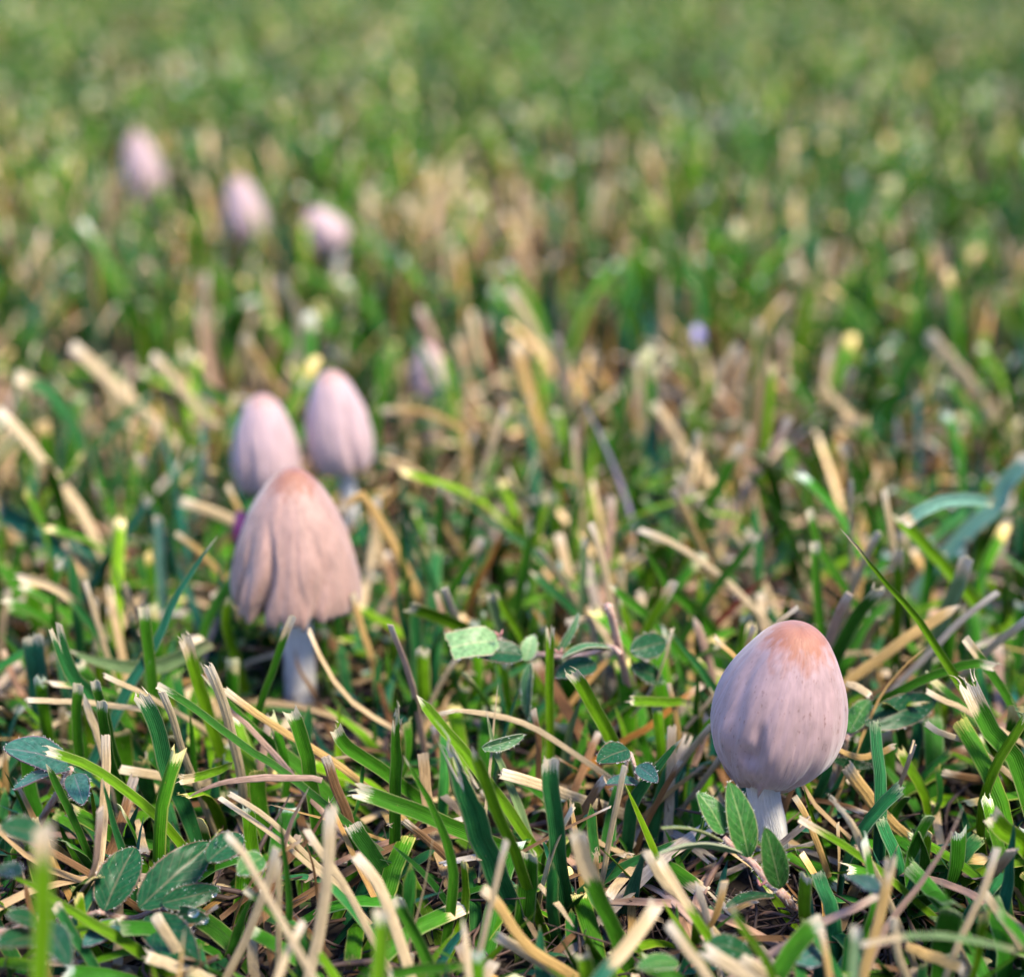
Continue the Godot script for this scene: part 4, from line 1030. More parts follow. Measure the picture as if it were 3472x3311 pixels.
	blade("straw", "cut", 0.72, [Vector3(15.6, 21.0, -167.8), Vector3(17.9, 20.5, -166.8), Vector3(20.2, 19.7, -165.8), Vector3(23.4, 18.1, -164.2), Vector3(27.9, 14.7, -161.8), Vector3(37.2, 5.8, -155.4)], "long pale straw running right from above the wide pointed blade")
	blade("lime", "round", 0.95, [Vector3(12.5, 17.0, -157.4), Vector3(13.5, 13.8, -156.9), Vector3(14.2, 10.8, -156.4), Vector3(16.3, -1.0, -154.6)], "slender green blade standing against the fuzzy stem")
	blade("straw", "cut", 0.81, [Vector3(6.3, 15.0, -154.9), Vector3(8.9, 15.4, -154.9), Vector3(9.6, 13.2, -154.9), Vector3(13.2, -1.0, -154.9)], "short cream straw folded over above the middle weed")
	blade("straw", "point", 0.34, [Vector3(-1.4, 19.0, -133.9), Vector3(-1.6, 17.7, -132.4), Vector3(-1.8, 16.3, -130.9), Vector3(-3.2, 5.6, -119.1)], "tiny upright cream sliver in front of the arching cream straw")
	blade("sage", "point", 1.04, [Vector3(-2.5, 18.0, -130.2), Vector3(-2.0, 15.4, -129.5), Vector3(-1.8, 14.1, -129.2), Vector3(-0.4, 10.9, -128.2), Vector3(3.9, -1.0, -124.7)], "folded pale green blade edged in white left of the level golden straw")
	blade("brown", "cut", 0.67, [Vector3(2.2, 16.0, -133.9), Vector3(2.7, 12.7, -133.9), Vector3(2.8, 9.8, -133.9), Vector3(2.8, -1.0, -133.9)], "hollow brown straw stub with pale rim below the middle weed")
	blade("sage", "point", 1.07, [Vector3(7.3, 16.0, -136.8), Vector3(6.1, 10.0, -138.3), Vector3(5.6, 2.8, -139.8), Vector3(5.4, -1.0, -140.7)], "folded green blade with straw edge behind the square cut blade")
	blade("lime", "fray", 1.03, [Vector3(12.5, 15.0, -137.3), Vector3(15.4, 14.4, -138.2), Vector3(18.6, 13.6, -139.3)], "green blade lying level right of the fuzzy stem with white left end")
	blade("gold", "cut", 0.54, [Vector3(16.6, 16.0, -139.1), Vector3(17.4, 12.4, -139.1), Vector3(18.0, 8.8, -139.1), Vector3(19.1, -1.0, -139.1)], "thin golden straw upright left of the egg capped mushroom")
	blade("orange", "fray", 0.73, [Vector3(21.0, 13.0, -144.1), Vector3(17.3, 10.9, -142.4), Vector3(14.8, 9.2, -141.3), Vector3(12.1, 8.2, -140.1), Vector3(0.9, 2.7, -134.3)], "orange brown blade sloping left from the egg cap")
	blade("straw", "cut", 0.57, [Vector3(-6.2, 14.0, -148.2), Vector3(-7.8, 11.4, -148.2), Vector3(-9.0, 8.8, -148.2), Vector3(-12.9, -1.0, -148.2)], "straw slanting behind the salmon straw")
	blade("dark", "round", 1.20, [Vector3(-8.9, 24.0, -174.9), Vector3(-9.2, 17.5, -174.9), Vector3(-8.9, 10.7, -174.9), Vector3(-8.4, -1.0, -174.9)], "dark upright green blade, blurred, right of the bell cap shoulder")
	blade("mid", "dry", 1.18, [Vector3(-3.5, 21.0, -165.4), Vector3(-5.3, 17.5, -165.4), Vector3(-7.6, 12.9, -165.4), Vector3(-13.0, -1.0, -165.4)], "green blade leaning right with white tip in front of the orange brown one")
	blade("blue", "point", 0.99, [Vector3(-10.2, 23.0, -178.6), Vector3(-6.7, 21.2, -177.5), Vector3(-3.3, 19.0, -176.3), Vector3(1.6, 15.9, -174.6), Vector3(12.0, 7.8, -170.1)], "long thin green blade arching over the orange brown one")
	blade("mid", "shred", 1.23, [Vector3(2.1, 23.0, -165.4), Vector3(2.1, 19.9, -165.4), Vector3(1.3, 15.8, -165.4), Vector3(0.5, 10.4, -165.4), Vector3(-0.8, -1.0, -165.4)], "green blade with tattered pinkish white top in the middle")
	blade("straw", "cut", 0.96, [Vector3(3.1, 19.0, -166.6), Vector3(5.0, 16.4, -166.6), Vector3(8.0, 11.3, -166.6), Vector3(13.6, -1.0, -166.6)], "tan straw sloping right beside the tattered pinkish top")
	blade("blue", "round", 1.11, [Vector3(2.2, 17.0, -164.7), Vector3(4.6, 14.7, -164.7), Vector3(7.7, 11.5, -164.7), Vector3(16.6, 0.1, -164.7)], "blue green blade sloping right under the tan straw")
	blade("sage", "cut", 0.90, [Vector3(8.7, 22.0, -163.2), Vector3(8.6, 18.1, -163.2), Vector3(8.4, 13.0, -163.2), Vector3(8.0, -1.0, -163.2)], "upright grey green stub, blurred, left of the purple stalk foot")
	blade("gold", "cut", 1.18, [Vector3(-21.2, 22.0, -171.0), Vector3(-18.7, 24.3, -171.0), Vector3(-16.8, 21.3, -171.0), Vector3(-14.7, 17.1, -171.0), Vector3(-8.9, 2.8, -171.0)], "golden straw bent over in a peak right of the bell cap")
	blade("mid", "point", 1.00, [Vector3(-13.6, 23.0, -168.7), Vector3(-13.6, 17.9, -168.7), Vector3(-13.0, 11.2, -168.7), Vector3(-12.1, -1.0, -168.7)], "tall thin green blade, blurred, right of the bent golden straw")
	blade("blue", "point", 1.18, [Vector3(-12.8, 23.0, -166.0), Vector3(-11.0, 18.0, -166.0), Vector3(-8.7, 11.1, -166.0), Vector3(-5.5, -1.0, -166.0)], "green blade sloping right from the tall thin one")
	blade("brown", "cut", 1.07, [Vector3(-23.3, 10.0, -162.8), Vector3(-20.4, 6.0, -162.8), Vector3(-16.8, 2.2, -162.8), Vector3(-14.3, -1.0, -162.8)], "dark brown stalk lying low right of the bell capped mushroom's stem")
	blade("lime", "drypoint", 1.01, [Vector3(32.2, 36.0, -135.0), Vector3(34.1, 33.9, -135.0), Vector3(37.3, 29.9, -135.0), Vector3(41.0, 25.7, -135.0), Vector3(44.0, 21.4, -135.0), Vector3(46.7, 17.4, -135.0), Vector3(48.0, 15.3, -135.0), Vector3(54.9, 1.8, -135.0)], "longest green blade sloping right with a white needle tip, right of the egg cap")
	blade("mid", "fraylong", 1.89, [Vector3(45.1, 21.0, -130.0), Vector3(46.3, 18.9, -129.2), Vector3(47.8, 16.4, -128.3), Vector3(49.4, 14.8, -127.5), Vector3(51.1, 10.5, -126.0), Vector3(55.0, -1.0, -122.0)], "thick green blade with dry cream cut end at the right edge")
	blade("dark", "fray", 1.63, [Vector3(39.3, 24.0, -145.4), Vector3(38.1, 21.1, -146.5), Vector3(36.4, 15.1, -148.4), Vector3(33.1, 0.4, -153.2)], "dark green blade shredded into pale fibres behind the egg cap")
	blade("pink", "cut", 0.92, [Vector3(36.2, 24.0, -144.5), Vector3(35.6, 20.9, -145.9), Vector3(35.1, 16.7, -147.5), Vector3(33.7, 2.0, -153.5)], "pinkish straw split lengthwise leaning over the egg cap's right shoulder")
	blade("lime", "fraylong", 1.08, [Vector3(43.6, 25.0, -153.6), Vector3(44.4, 18.5, -155.1), Vector3(45.9, 6.9, -157.6), Vector3(46.7, -1.0, -159.4)], "upright light green blade with a pink white brushy tip")
	blade("mid", "cut", 1.14, [Vector3(35.4, 25.0, -164.6), Vector3(36.5, 21.5, -164.6), Vector3(38.1, 18.1, -164.6), Vector3(40.5, 14.7, -164.6), Vector3(48.1, 1.8, -164.6)], "green blade with pale square tip standing above the egg cap, taller of two")
	blade("mid", "cut", 1.15, [Vector3(35.8, 22.0, -161.9), Vector3(36.1, 18.4, -161.0), Vector3(36.7, 13.7, -159.9), Vector3(38.2, -1.0, -156.4)], "green blade with white pointed tip above the egg cap, shorter of two")
	blade("dark", "cut", 1.08, [Vector3(28.9, 23.0, -162.0), Vector3(27.1, 20.3, -162.0), Vector3(23.3, 14.3, -162.0), Vector3(16.3, 0.9, -162.0)], "dark green blade leaning right with a white cap at its end")
	blade("mid", "round", 0.90, [Vector3(29.8, 25.0, -179.2), Vector3(31.6, 22.9, -179.2), Vector3(34.6, 18.2, -179.2), Vector3(37.2, 13.6, -179.2), Vector3(39.4, 9.1, -179.2), Vector3(43.2, -1.0, -179.2)], "green blade sloping right behind the white capped one")
	blade("gold", "cut", 0.99, [Vector3(20.2, 24.0, -173.8), Vector3(22.2, 19.8, -173.8), Vector3(25.0, 13.8, -173.8), Vector3(30.4, -0.7, -173.8)], "golden straw sloping right beside the purple stalk foot")
	blade("gold", "round", 1.19, [Vector3(49.9, 20.0, -149.7), Vector3(46.9, 17.6, -149.7), Vector3(43.9, 15.4, -149.7), Vector3(33.7, 5.7, -149.7)], "thick tan straw with blunt end lying behind the longest green blade")
	blade("sage", "dry", 1.61, [Vector3(50.8, 25.0, -151.5), Vector3(50.3, 20.8, -152.3), Vector3(49.1, 14.0, -153.5), Vector3(47.1, -1.0, -156.2)], "wide light green blade with brown pink tip leaning right")
	blade("gold", "point", 0.38, [Vector3(43.8, 21.0, -138.8), Vector3(41.1, 19.4, -137.4), Vector3(38.8, 17.3, -136.0), Vector3(37.4, 15.2, -134.8), Vector3(31.0, 3.0, -128.0)], "thin golden straw bowed over the round weed leaf")
	blade("mid", "fray", 0.97, [Vector3(49.6, 20.0, -135.6), Vector3(47.4, 20.1, -136.1), Vector3(44.4, 18.7, -136.7), Vector3(40.8, 16.1, -137.6), Vector3(30.6, 6.8, -140.7)], "green blade folded and arched right with papery tip behind the round weed leaf")
	blade("straw", "cut", 0.60, [Vector3(42.4, 18.0, -134.1), Vector3(44.5, 16.8, -134.1), Vector3(47.0, 15.6, -134.1), Vector3(58.5, 8.4, -134.1)], "cream straw sloping right beside the round weed leaf")
	blade("straw", "fray", 0.65, [Vector3(41.8, 16.0, -131.1), Vector3(43.8, 14.7, -130.8), Vector3(45.0, 14.7, -130.7), Vector3(48.4, 12.5, -130.1), Vector3(59.1, 3.8, -128.1)], "cream straw sloping right below the round weed leaf")
	blade("mid", "dry", 0.95, [Vector3(46.3, 23.0, -136.4), Vector3(48.6, 20.0, -136.4), Vector3(51.6, 15.9, -136.4), Vector3(54.4, 11.1, -136.4), Vector3(60.3, -1.0, -136.4)], "green blade with white tip sloping right at the right edge")
	blade("pale", "dry", 1.54, [Vector3(45.1, 26.0, -158.4), Vector3(47.7, 27.6, -159.2), Vector3(52.5, 28.2, -160.5), Vector3(56.2, 27.3, -161.4)], "pale blue green blade bent over level at the right")
	blade("pale", "cut", 2.17, [Vector3(66.3, 26.0, -180.1), Vector3(63.9, 21.9, -180.1), Vector3(63.4, 19.6, -180.1), Vector3(60.8, 16.5, -180.1), Vector3(52.3, 4.5, -180.1)], "wide pale teal blade hanging at the right edge")
	blade("gold", "fray", 0.56, [Vector3(21.1, 22.0, -138.3), Vector3(22.3, 20.6, -138.3), Vector3(23.9, 19.1, -138.3), Vector3(33.2, 8.2, -138.3)], "small golden straw tip poking out left of the egg cap")
	blade("gold", "fray", 0.66, [Vector3(25.9, 21.0, -142.8), Vector3(25.5, 19.5, -142.8), Vector3(25.2, 17.7, -142.8), Vector3(23.1, 1.9, -142.8)], "small orange straw tip poking up behind the egg cap")
	blade("straw", "cut", 0.50, [Vector3(30.1, 24.0, -141.2), Vector3(28.8, 22.8, -141.2), Vector3(27.4, 21.2, -141.2), Vector3(18.9, 9.2, -141.2)], "short straw end lying behind the egg cap's top")
	blade("pink", "round", 0.97, [Vector3(20.8, 17.0, -152.6), Vector3(21.9, 13.5, -152.6), Vector3(23.3, 9.3, -152.6), Vector3(26.2, -1.0, -152.6)], "dull pink straw leaning left of the egg cap")
	blade("blue", "point", 1.29, [Vector3(17.1, 19.0, -146.2), Vector3(19.4, 15.6, -146.2), Vector3(22.2, 11.8, -146.2), Vector3(29.6, -1.0, -146.2)], "dark green blade sloping right toward the egg cap's left side")
	blade("straw", "cut", 0.90, [Vector3(56.4, 20.0, -146.2), Vector3(55.3, 17.9, -147.4), Vector3(53.8, 14.7, -149.2), Vector3(49.0, 1.7, -156.3)], "tan straw at the right edge behind the white tipped blade")
	blade("grey", "cut", 0.71, [Vector3(53.6, 22.0, -148.6), Vector3(51.3, 20.0, -148.6), Vector3(48.7, 17.1, -148.6), Vector3(40.1, 5.3, -148.6)], "grey white dead blade lying right of the thick blunt straw")
	blade("red", "point", 1.01, [Vector3(32.9, 16.0, -167.3), Vector3(30.7, 13.9, -167.3), Vector3(28.9, 12.3, -167.3), Vector3(19.4, 1.6, -167.3)], "dull red dead leaf lying above the egg cap")
	blade("straw", "cut", 0.82, [Vector3(42.4, 25.0, -158.3), Vector3(41.6, 22.0, -159.4), Vector3(41.2, 19.2, -160.3), Vector3(39.5, 4.2, -165.3)], "short straw with white end beside the longest green blade")
	blade("lime", "round", 1.56, [Vector3(45.2, 25.0, -163.5), Vector3(49.4, 20.6, -164.9), Vector3(54.6, 15.0, -166.5), Vector3(63.1, 3.5, -169.9)], "yellow green blade, blurred, sloping right under the bent pale one")
	blade("straw", "fraylong", 0.54, [Vector3(40.0, 29.0, -164.3), Vector3(40.6, 24.4, -164.9), Vector3(41.8, 12.9, -166.3), Vector3(42.9, -1.0, -168.0)], "tall slim straw with brushy cream head above the egg cap")
	blade("straw", "cut", 0.84, [Vector3(44.5, 27.0, -166.0), Vector3(45.3, 24.0, -166.0), Vector3(46.3, 19.9, -166.0), Vector3(49.2, 4.3, -166.0)], "whitish straw, blurred, upright behind the longest green blade")
	blade("straw", "cut", 0.73, [Vector3(20.7, 14.0, -134.2), Vector3(18.4, 10.4, -134.2), Vector3(16.4, 6.7, -134.2), Vector3(13.3, -1.0, -134.2)], "straw sloping left under the egg cap, upper of two")
	blade("straw", "cut", 0.64, [Vector3(21.6, 11.0, -132.9), Vector3(20.2, 8.5, -132.9), Vector3(18.1, 4.8, -132.9), Vector3(15.4, -1.0, -132.9)], "straw sloping left under the egg cap, lower of two")
	blade("straw", "cut", 0.84, [Vector3(36.9, 17.0, -134.8), Vector3(36.1, 17.4, -135.7), Vector3(34.8, 17.4, -136.8)], "flat straw end sticking out right of the egg cap")
	blade("gold", "cut", 1.32, [Vector3(33.7, 12.0, -129.5), Vector3(36.1, 8.9, -129.0), Vector3(38.7, 5.9, -128.4), Vector3(43.1, 1.9, -127.5), Vector3(45.6, -1.0, -126.9)], "flat tan dead blade sloping right below the egg cap")
	blade("pink", "point", 0.64, [Vector3(39.1, 21.0, -109.6), Vector3(37.7, 17.3, -108.9), Vector3(35.4, 13.1, -108.2), Vector3(32.9, 9.6, -107.4), Vector3(31.3, 4.8, -106.6), Vector3(29.7, -1.0, -105.6)], "long pinkish straw curving up to a fine point at lower right")
	blade("straw", "cut", 0.62, [Vector3(41.2, 19.0, -106.1), Vector3(40.0, 15.1, -105.0), Vector3(38.4, 11.2, -104.0), Vector3(37.2, 7.6, -103.1), Vector3(34.9, -1.0, -100.8)], "straw stalk with white cut end at the lower right corner")
	blade("straw", "shred", 0.76, [Vector3(29.2, 18.0, -114.0), Vector3(30.6, 16.3, -113.5), Vector3(31.9, 13.5, -112.9), Vector3(33.8, 10.0, -112.0), Vector3(38.6, -1.0, -109.3)], "cream straw with a ragged white tip right of the egg capped mushroom's stem")
	blade("lime", "dry", 0.69, [Vector3(26.4, 15.0, -116.1), Vector3(28.0, 14.1, -115.8), Vector3(32.0, 11.7, -115.0), Vector3(36.2, 8.5, -114.1), Vector3(41.1, 4.1, -113.1), Vector3(45.5, -1.0, -111.9)], "long thin green blade sloping right from a whitish tip")
	blade("lime", "point", 0.64, [Vector3(28.1, 14.0, -123.2), Vector3(29.5, 9.8, -123.2), Vector3(31.3, 4.4, -123.2), Vector3(33.3, 0.1, -123.2), Vector3(33.7, -1.0, -123.2)], "narrow green blade with a yellow edge beside the egg capped mushroom's stem")
	blade("gold", "cut", 0.66, [Vector3(27.3, 13.0, -122.7), Vector3(29.1, 9.7, -122.7), Vector3(31.5, 3.1, -122.7), Vector3(32.7, -1.0, -122.7)], "golden straw beside the narrow yellow edged blade")
	blade("gold", "split", 0.87, [Vector3(31.5, 20.0, -103.3), Vector3(31.2, 16.9, -102.8), Vector3(30.3, 12.9, -102.0), Vector3(29.6, 9.1, -101.3), Vector3(28.1, -1.0, -99.5)], "double golden straw standing blurred at lower right")
	blade("lime", "notch", 1.80, [Vector3(42.9, 17.0, -114.1), Vector3(44.8, 14.8, -114.8), Vector3(47.9, 11.5, -116.1), Vector3(56.5, 0.4, -120.2)], "wide green blade with hooked cream end at the right edge")
	blade("brown", "fray", 0.97, [Vector3(44.6, 9.0, -132.8), Vector3(47.6, 8.0, -133.6), Vector3(52.1, 6.2, -134.8), Vector3(63.6, 0.5, -138.7)], "dull brown straw lying level at the right")
	blade("sage", "drylong", 0.54, [Vector3(28.1, 16.0, -97.4), Vector3(31.4, 16.8, -97.4), Vector3(34.2, 16.9, -97.4), Vector3(37.2, 16.4, -97.4), Vector3(40.5, 15.5, -97.4)], "thin pale green blade arching level across the lower right corner")
	blade("pink", "cut", 0.68, [Vector3(31.8, 14.0, -106.4), Vector3(29.2, 12.7, -106.0), Vector3(25.8, 11.1, -105.4), Vector3(14.4, 4.2, -103.0)], "pinkish dead straw lying level right of the creeping weed stem")
	blade("dark", "point", 0.69, [Vector3(37.4, 14.0, -108.4), Vector3(38.6, 11.6, -108.1), Vector3(39.9, 9.1, -107.9), Vector3(42.4, 4.1, -107.4), Vector3(44.5, -1.0, -106.9)], "dark green blade with a pale tip leaning left at lower right")
	blade("dark", "point", 1.28, [Vector3(37.1, 6.0, -119.8), Vector3(41.7, 5.9, -121.1), Vector3(47.6, 4.1, -122.8), Vector3(51.6, 2.6, -123.8), Vector3(58.8, -1.0, -126.2)], "dark green blade arching low at the right")
	blade("lime", "drylong", 0.85, [Vector3(12.8, 16.0, -108.6), Vector3(14.0, 14.1, -108.1), Vector3(14.8, 12.8, -107.8), Vector3(17.6, 8.4, -106.6), Vector3(22.5, -1.0, -104.1)], "green blade with a straw upper half left of the creeping weed")
	blade("straw", "cut", 0.79, [Vector3(12.6, 17.0, -98.7), Vector3(14.2, 15.1, -97.7), Vector3(15.9, 13.1, -96.7), Vector3(23.4, 1.5, -90.8)], "blurred tan straw sloping right at the lower edge under the creeping weed")
	blade("straw", "fray", 1.23, [Vector3(15.5, 15.0, -98.1), Vector3(17.2, 13.9, -97.6), Vector3(19.2, 12.8, -97.1), Vector3(30.0, 5.0, -93.5)], "stout blurred cream straw with jagged end at the lower edge")
	blade("straw", "cut", 1.06, [Vector3(19.1, 12.0, -100.5), Vector3(21.7, 9.9, -100.5), Vector3(31.7, 0.0, -100.5)], "short tan straw with blunt end at the lower edge")
	blade("grey", "round", 0.68, [Vector3(16.5, 12.0, -110.9), Vector3(17.4, 8.8, -110.9), Vector3(18.3, 5.6, -110.9), Vector3(19.7, -1.0, -110.9)], "grey brown stalk speckled with black below the creeping weed")
	blade("lime", "round", 0.70, [Vector3(17.4, 20.0, -97.8), Vector3(18.4, 17.8, -97.5), Vector3(20.2, 15.2, -97.1), Vector3(21.2, 13.0, -96.8), Vector3(26.4, -1.0, -94.9)], "blurred bright green blade in front of the lowest weed leaf")
	blade("mid", "cut", 1.62, [Vector3(26.4, 13.0, -103.9), Vector3(24.4, 11.4, -103.1), Vector3(22.4, 8.8, -101.9), Vector3(16.6, -1.0, -97.8)], "broad dark green blade with straw edge at the lower edge")
	blade("gold", "cut", 0.52, [Vector3(25.2, 16.0, -99.4), Vector3(25.6, 14.3, -98.4), Vector3(25.8, 12.5, -97.4), Vector3(27.4, -1.0, -89.8)], "thin yellow straw upright at the lower edge right of the weed")
	blade("straw", "fray", 0.80, [Vector3(41.3, 13.0, -108.4), Vector3(43.3, 10.0, -108.4), Vector3(46.3, 5.6, -108.4), Vector3(49.9, -1.0, -108.4)], "straw sloping right off the lower right corner")
	blade("straw", "cut", 0.69, [Vector3(32.1, 14.0, -103.2), Vector3(33.0, 10.0, -103.2), Vector3(34.1, 7.5, -103.2), Vector3(37.4, -1.0, -103.2)], "blurred straw behind the double golden straw")
	blade("gold", "cut", 0.96, [Vector3(38.2, 10.0, -101.6), Vector3(36.2, 9.9, -103.1), Vector3(34.0, 9.9, -104.6)], "stout tan straw lying at the lower right with ragged right end")
	blade("grey", "fray", 0.44, [Vector3(29.8, 7.0, -123.5), Vector3(28.4, 6.5, -123.5), Vector3(27.2, 6.1, -123.5), Vector3(15.1, 0.8, -123.5)], "short white broken straw lying by the egg capped mushroom's stem")
	blade("sage", "cut", 0.87, [Vector3(26.8, 20.0, -94.6), Vector3(26.7, 19.0, -93.5), Vector3(26.2, 17.4, -91.6), Vector3(23.5, 7.3, -79.7)], "blurred green stub with brown lower half at the lower edge")
	blade("dark", "point", 0.95, [Vector3(27.4, 8.0, -121.5), Vector3(29.6, 4.2, -121.5), Vector3(31.6, 1.2, -121.5), Vector3(32.8, -1.0, -121.5)], "dark green blade low down, right of the egg capped mushroom's foot")
	blade("gold", "fray", 0.65, [Vector3(38.5, 14.0, -130.1), Vector3(36.9, 13.0, -130.1), Vector3(34.9, 12.7, -130.1), Vector3(32.9, 13.6, -130.1)], "curled golden sliver beside the egg cap's lower right")
	blade("gold", "cut", 1.85, [Vector3(0.4, 26.0, -228.8), Vector3(2.1, 19.8, -228.8), Vector3(3.7, 14.2, -228.8), Vector3(5.4, 9.1, -228.8), Vector3(8.0, -1.0, -228.8)], "thick golden straw upright behind the purple stalk")
	blade("pink", "cut", 1.15, [Vector3(6.8, 27.0, -230.0), Vector3(8.2, 22.2, -230.0), Vector3(9.6, 16.1, -230.0), Vector3(12.5, 0.5, -230.0)], "pinkish straw leading down into the purple stalk")
	blade("purple", "point", 0.68, [Vector3(8.7, 30.0, -196.1), Vector3(11.1, 25.6, -194.9), Vector3(13.5, 20.7, -193.7), Vector3(16.1, 14.0, -192.1), Vector3(20.5, -0.6, -188.6)], "long purple grass stalk leaning left in the middle")
	blade("straw", "fray", 0.89, [Vector3(-0.8, 24.0, -205.0), Vector3(-2.9, 18.4, -203.7), Vector3(-5.5, 10.5, -202.0), Vector3(-8.7, -1.0, -199.4)], "straw leaning right in front of the thick golden one")
	blade("straw", "split", 0.86, [Vector3(8.5, 24.0, -195.7), Vector3(9.0, 18.7, -195.7), Vector3(9.7, 13.7, -195.7), Vector3(11.2, -1.0, -195.7)], "straw with forked cream top left of the purple stalk")
	blade("red", "cut", 1.38, [Vector3(-4.4, 22.0, -257.3), Vector3(-4.1, 18.1, -257.3), Vector3(-3.7, 12.5, -257.3), Vector3(-2.9, -1.0, -257.3)], "dark red stem standing behind the thick golden straw")
	blade("pink", "cut", 1.45, [Vector3(-16.4, 24.0, -256.6), Vector3(-14.0, 18.3, -256.6), Vector3(-11.3, 9.3, -256.6), Vector3(-8.7, -1.0, -256.6)], "pinkish straw leaning over the small lilac button mushroom")
	blade("gold", "cut", 0.92, [Vector3(-19.7, 20.0, -214.1), Vector3(-14.3, 20.5, -212.6), Vector3(-9.8, 19.5, -211.2), Vector3(-7.1, 17.2, -210.1), Vector3(-6.9, 10.6, -208.1), Vector3(-6.6, -1.0, -204.6)], "tan straw arched level to the right of the twin mushrooms")
	blade("gold", "cut", 0.74, [Vector3(-13.4, 22.0, -185.0), Vector3(-11.9, 18.2, -185.0), Vector3(-10.7, 16.5, -185.0), Vector3(-3.3, 3.4, -185.0)], "orange straw sloping right below the arched tan one")
	blade("teal", "point", 3.18, [Vector3(21.4, 17.0, -218.8), Vector3(21.6, 12.9, -218.8), Vector3(22.0, 8.8, -218.8), Vector3(22.7, -1.0, -218.8)], "broad dark teal leaf blade, blurred, right of the purple stalk")
	blade("straw", "cut", 1.31, [Vector3(19.9, 24.0, -228.7), Vector3(20.3, 19.3, -228.7), Vector3(21.1, 13.7, -228.7), Vector3(22.6, -1.0, -228.7)], "tan straw, blurred, standing behind the broad dark teal leaf")
	blade("straw", "cut", 1.26, [Vector3(21.7, 20.0, -217.1), Vector3(23.8, 17.3, -217.1), Vector3(26.0, 14.1, -217.1), Vector3(33.1, 0.8, -217.1)], "tan straw sloping right of the broad dark teal leaf")
	blade("straw", "cut", 0.77, [Vector3(25.6, 24.0, -194.4), Vector3(25.0, 20.0, -194.4), Vector3(24.1, 15.5, -194.4), Vector3(21.8, -0.2, -194.4)], "straw with white end leaning right beside the dark teal leaf")
	blade("straw", "cut", 1.86, [Vector3(-0.6, 25.0, -265.1), Vector3(2.4, 20.4, -265.1), Vector3(4.6, 15.1, -265.1), Vector3(9.3, 0.2, -265.1)], "broad straw, strongly blurred, above the thick golden one")
	blade("mid", "dry", 1.24, [Vector3(38.9, 30.0, -228.6), Vector3(38.8, 22.7, -228.6), Vector3(38.0, 14.3, -228.6), Vector3(37.4, 8.6, -228.6), Vector3(36.6, -1.0, -228.6)], "tall green blade, blurred, with a cream tip at the right")
	blade("lime", "drylong", 1.41, [Vector3(35.6, 26.0, -227.5), Vector3(33.7, 22.7, -227.5), Vector3(31.6, 17.5, -227.5), Vector3(26.8, 2.6, -227.5)], "green blade with a tan end left of the tall blurred one")
	blade("mid", "dry", 1.50, [Vector3(30.0, 26.0, -184.3), Vector3(28.5, 22.3, -184.3), Vector3(26.3, 17.3, -184.3), Vector3(21.3, 2.6, -184.3)], "bright green blade leaning right with a tan tip beside the forked straw")
	blade("pink", "cut", 1.00, [Vector3(37.6, 27.0, -191.4), Vector3(35.5, 22.3, -191.4), Vector3(31.4, 14.5, -191.4), Vector3(25.6, 0.3, -191.4)], "pinkish straw leaning right, meeting a green blade at its top")
	blade("lime", "round", 1.20, [Vector3(37.1, 25.0, -188.2), Vector3(40.4, 21.2, -188.2), Vector3(43.4, 16.4, -188.2), Vector3(50.3, 2.9, -188.2)], "green blade sloping right from the top of the pinkish leaning straw")
	blade("dark", "point", 3.45, [Vector3(70.2, 30.0, -243.3), Vector3(68.0, 19.4, -243.3), Vector3(64.2, 9.6, -243.3), Vector3(60.8, -1.0, -243.3)], "big dark green blade, strongly blurred, at the right")
	blade("straw", "cut", 1.24, [Vector3(49.8, 26.0, -225.7), Vector3(49.5, 19.7, -225.7), Vector3(53.5, 15.6, -225.7), Vector3(58.3, 9.7, -225.7), Vector3(65.1, -1.0, -225.7)], "S shaped pale straw, blurred, left of the big dark blade")
	blade("straw", "cut", 2.08, [Vector3(67.3, 26.0, -233.8), Vector3(71.6, 21.3, -233.8), Vector3(76.9, 15.3, -233.8), Vector3(85.4, 3.3, -233.8)], "broad straw, strongly blurred, right of the big dark blade")
	blade("grey", "round", 0.93, [Vector3(56.3, 22.0, -207.0), Vector3(57.0, 17.4, -207.0), Vector3(57.8, 11.1, -207.0), Vector3(58.9, -1.0, -207.0)], "pinkish grey upright dead stalk under the big dark blade")
	blade("mid", "dry", 1.26, [Vector3(44.0, 25.0, -187.2), Vector3(45.7, 22.0, -187.2), Vector3(47.9, 16.5, -187.2), Vector3(52.8, 1.7, -187.2)], "green blade with a cream tip under the S shaped straw")
	blade("pale", "cut", 0.91, [Vector3(59.2, 25.0, -207.6), Vector3(59.9, 19.2, -207.6), Vector3(60.6, 13.8, -207.6), Vector3(62.1, -1.0, -207.6)], "thin pale straw upright beside the pinkish grey stalk")
	blade("straw", "cut", 1.35, [Vector3(-71.9, 26.0, -197.9), Vector3(-67.7, 22.5, -195.5), Vector3(-64.0, 18.5, -193.2), Vector3(-60.4, 14.9, -190.9), Vector3(-59.1, 13.2, -189.9), Vector3(-52.0, 1.6, -183.3)], "broad tan straw slanting down right at the left edge")
	blade("straw", "cut", 1.85, [Vector3(-71.3, 24.0, -234.0), Vector3(-66.9, 20.4, -232.1), Vector3(-61.7, 16.6, -230.0), Vector3(-51.8, 7.7, -225.0)], "broad pinkish tan straw slanting at the left")
	blade("straw", "cut", 1.48, [Vector3(-56.4, 25.0, -225.5), Vector3(-52.4, 20.6, -224.1), Vector3(-48.1, 15.6, -222.5), Vector3(-43.6, 14.6, -221.5)], "tan straw bending right toward the twin mushrooms")
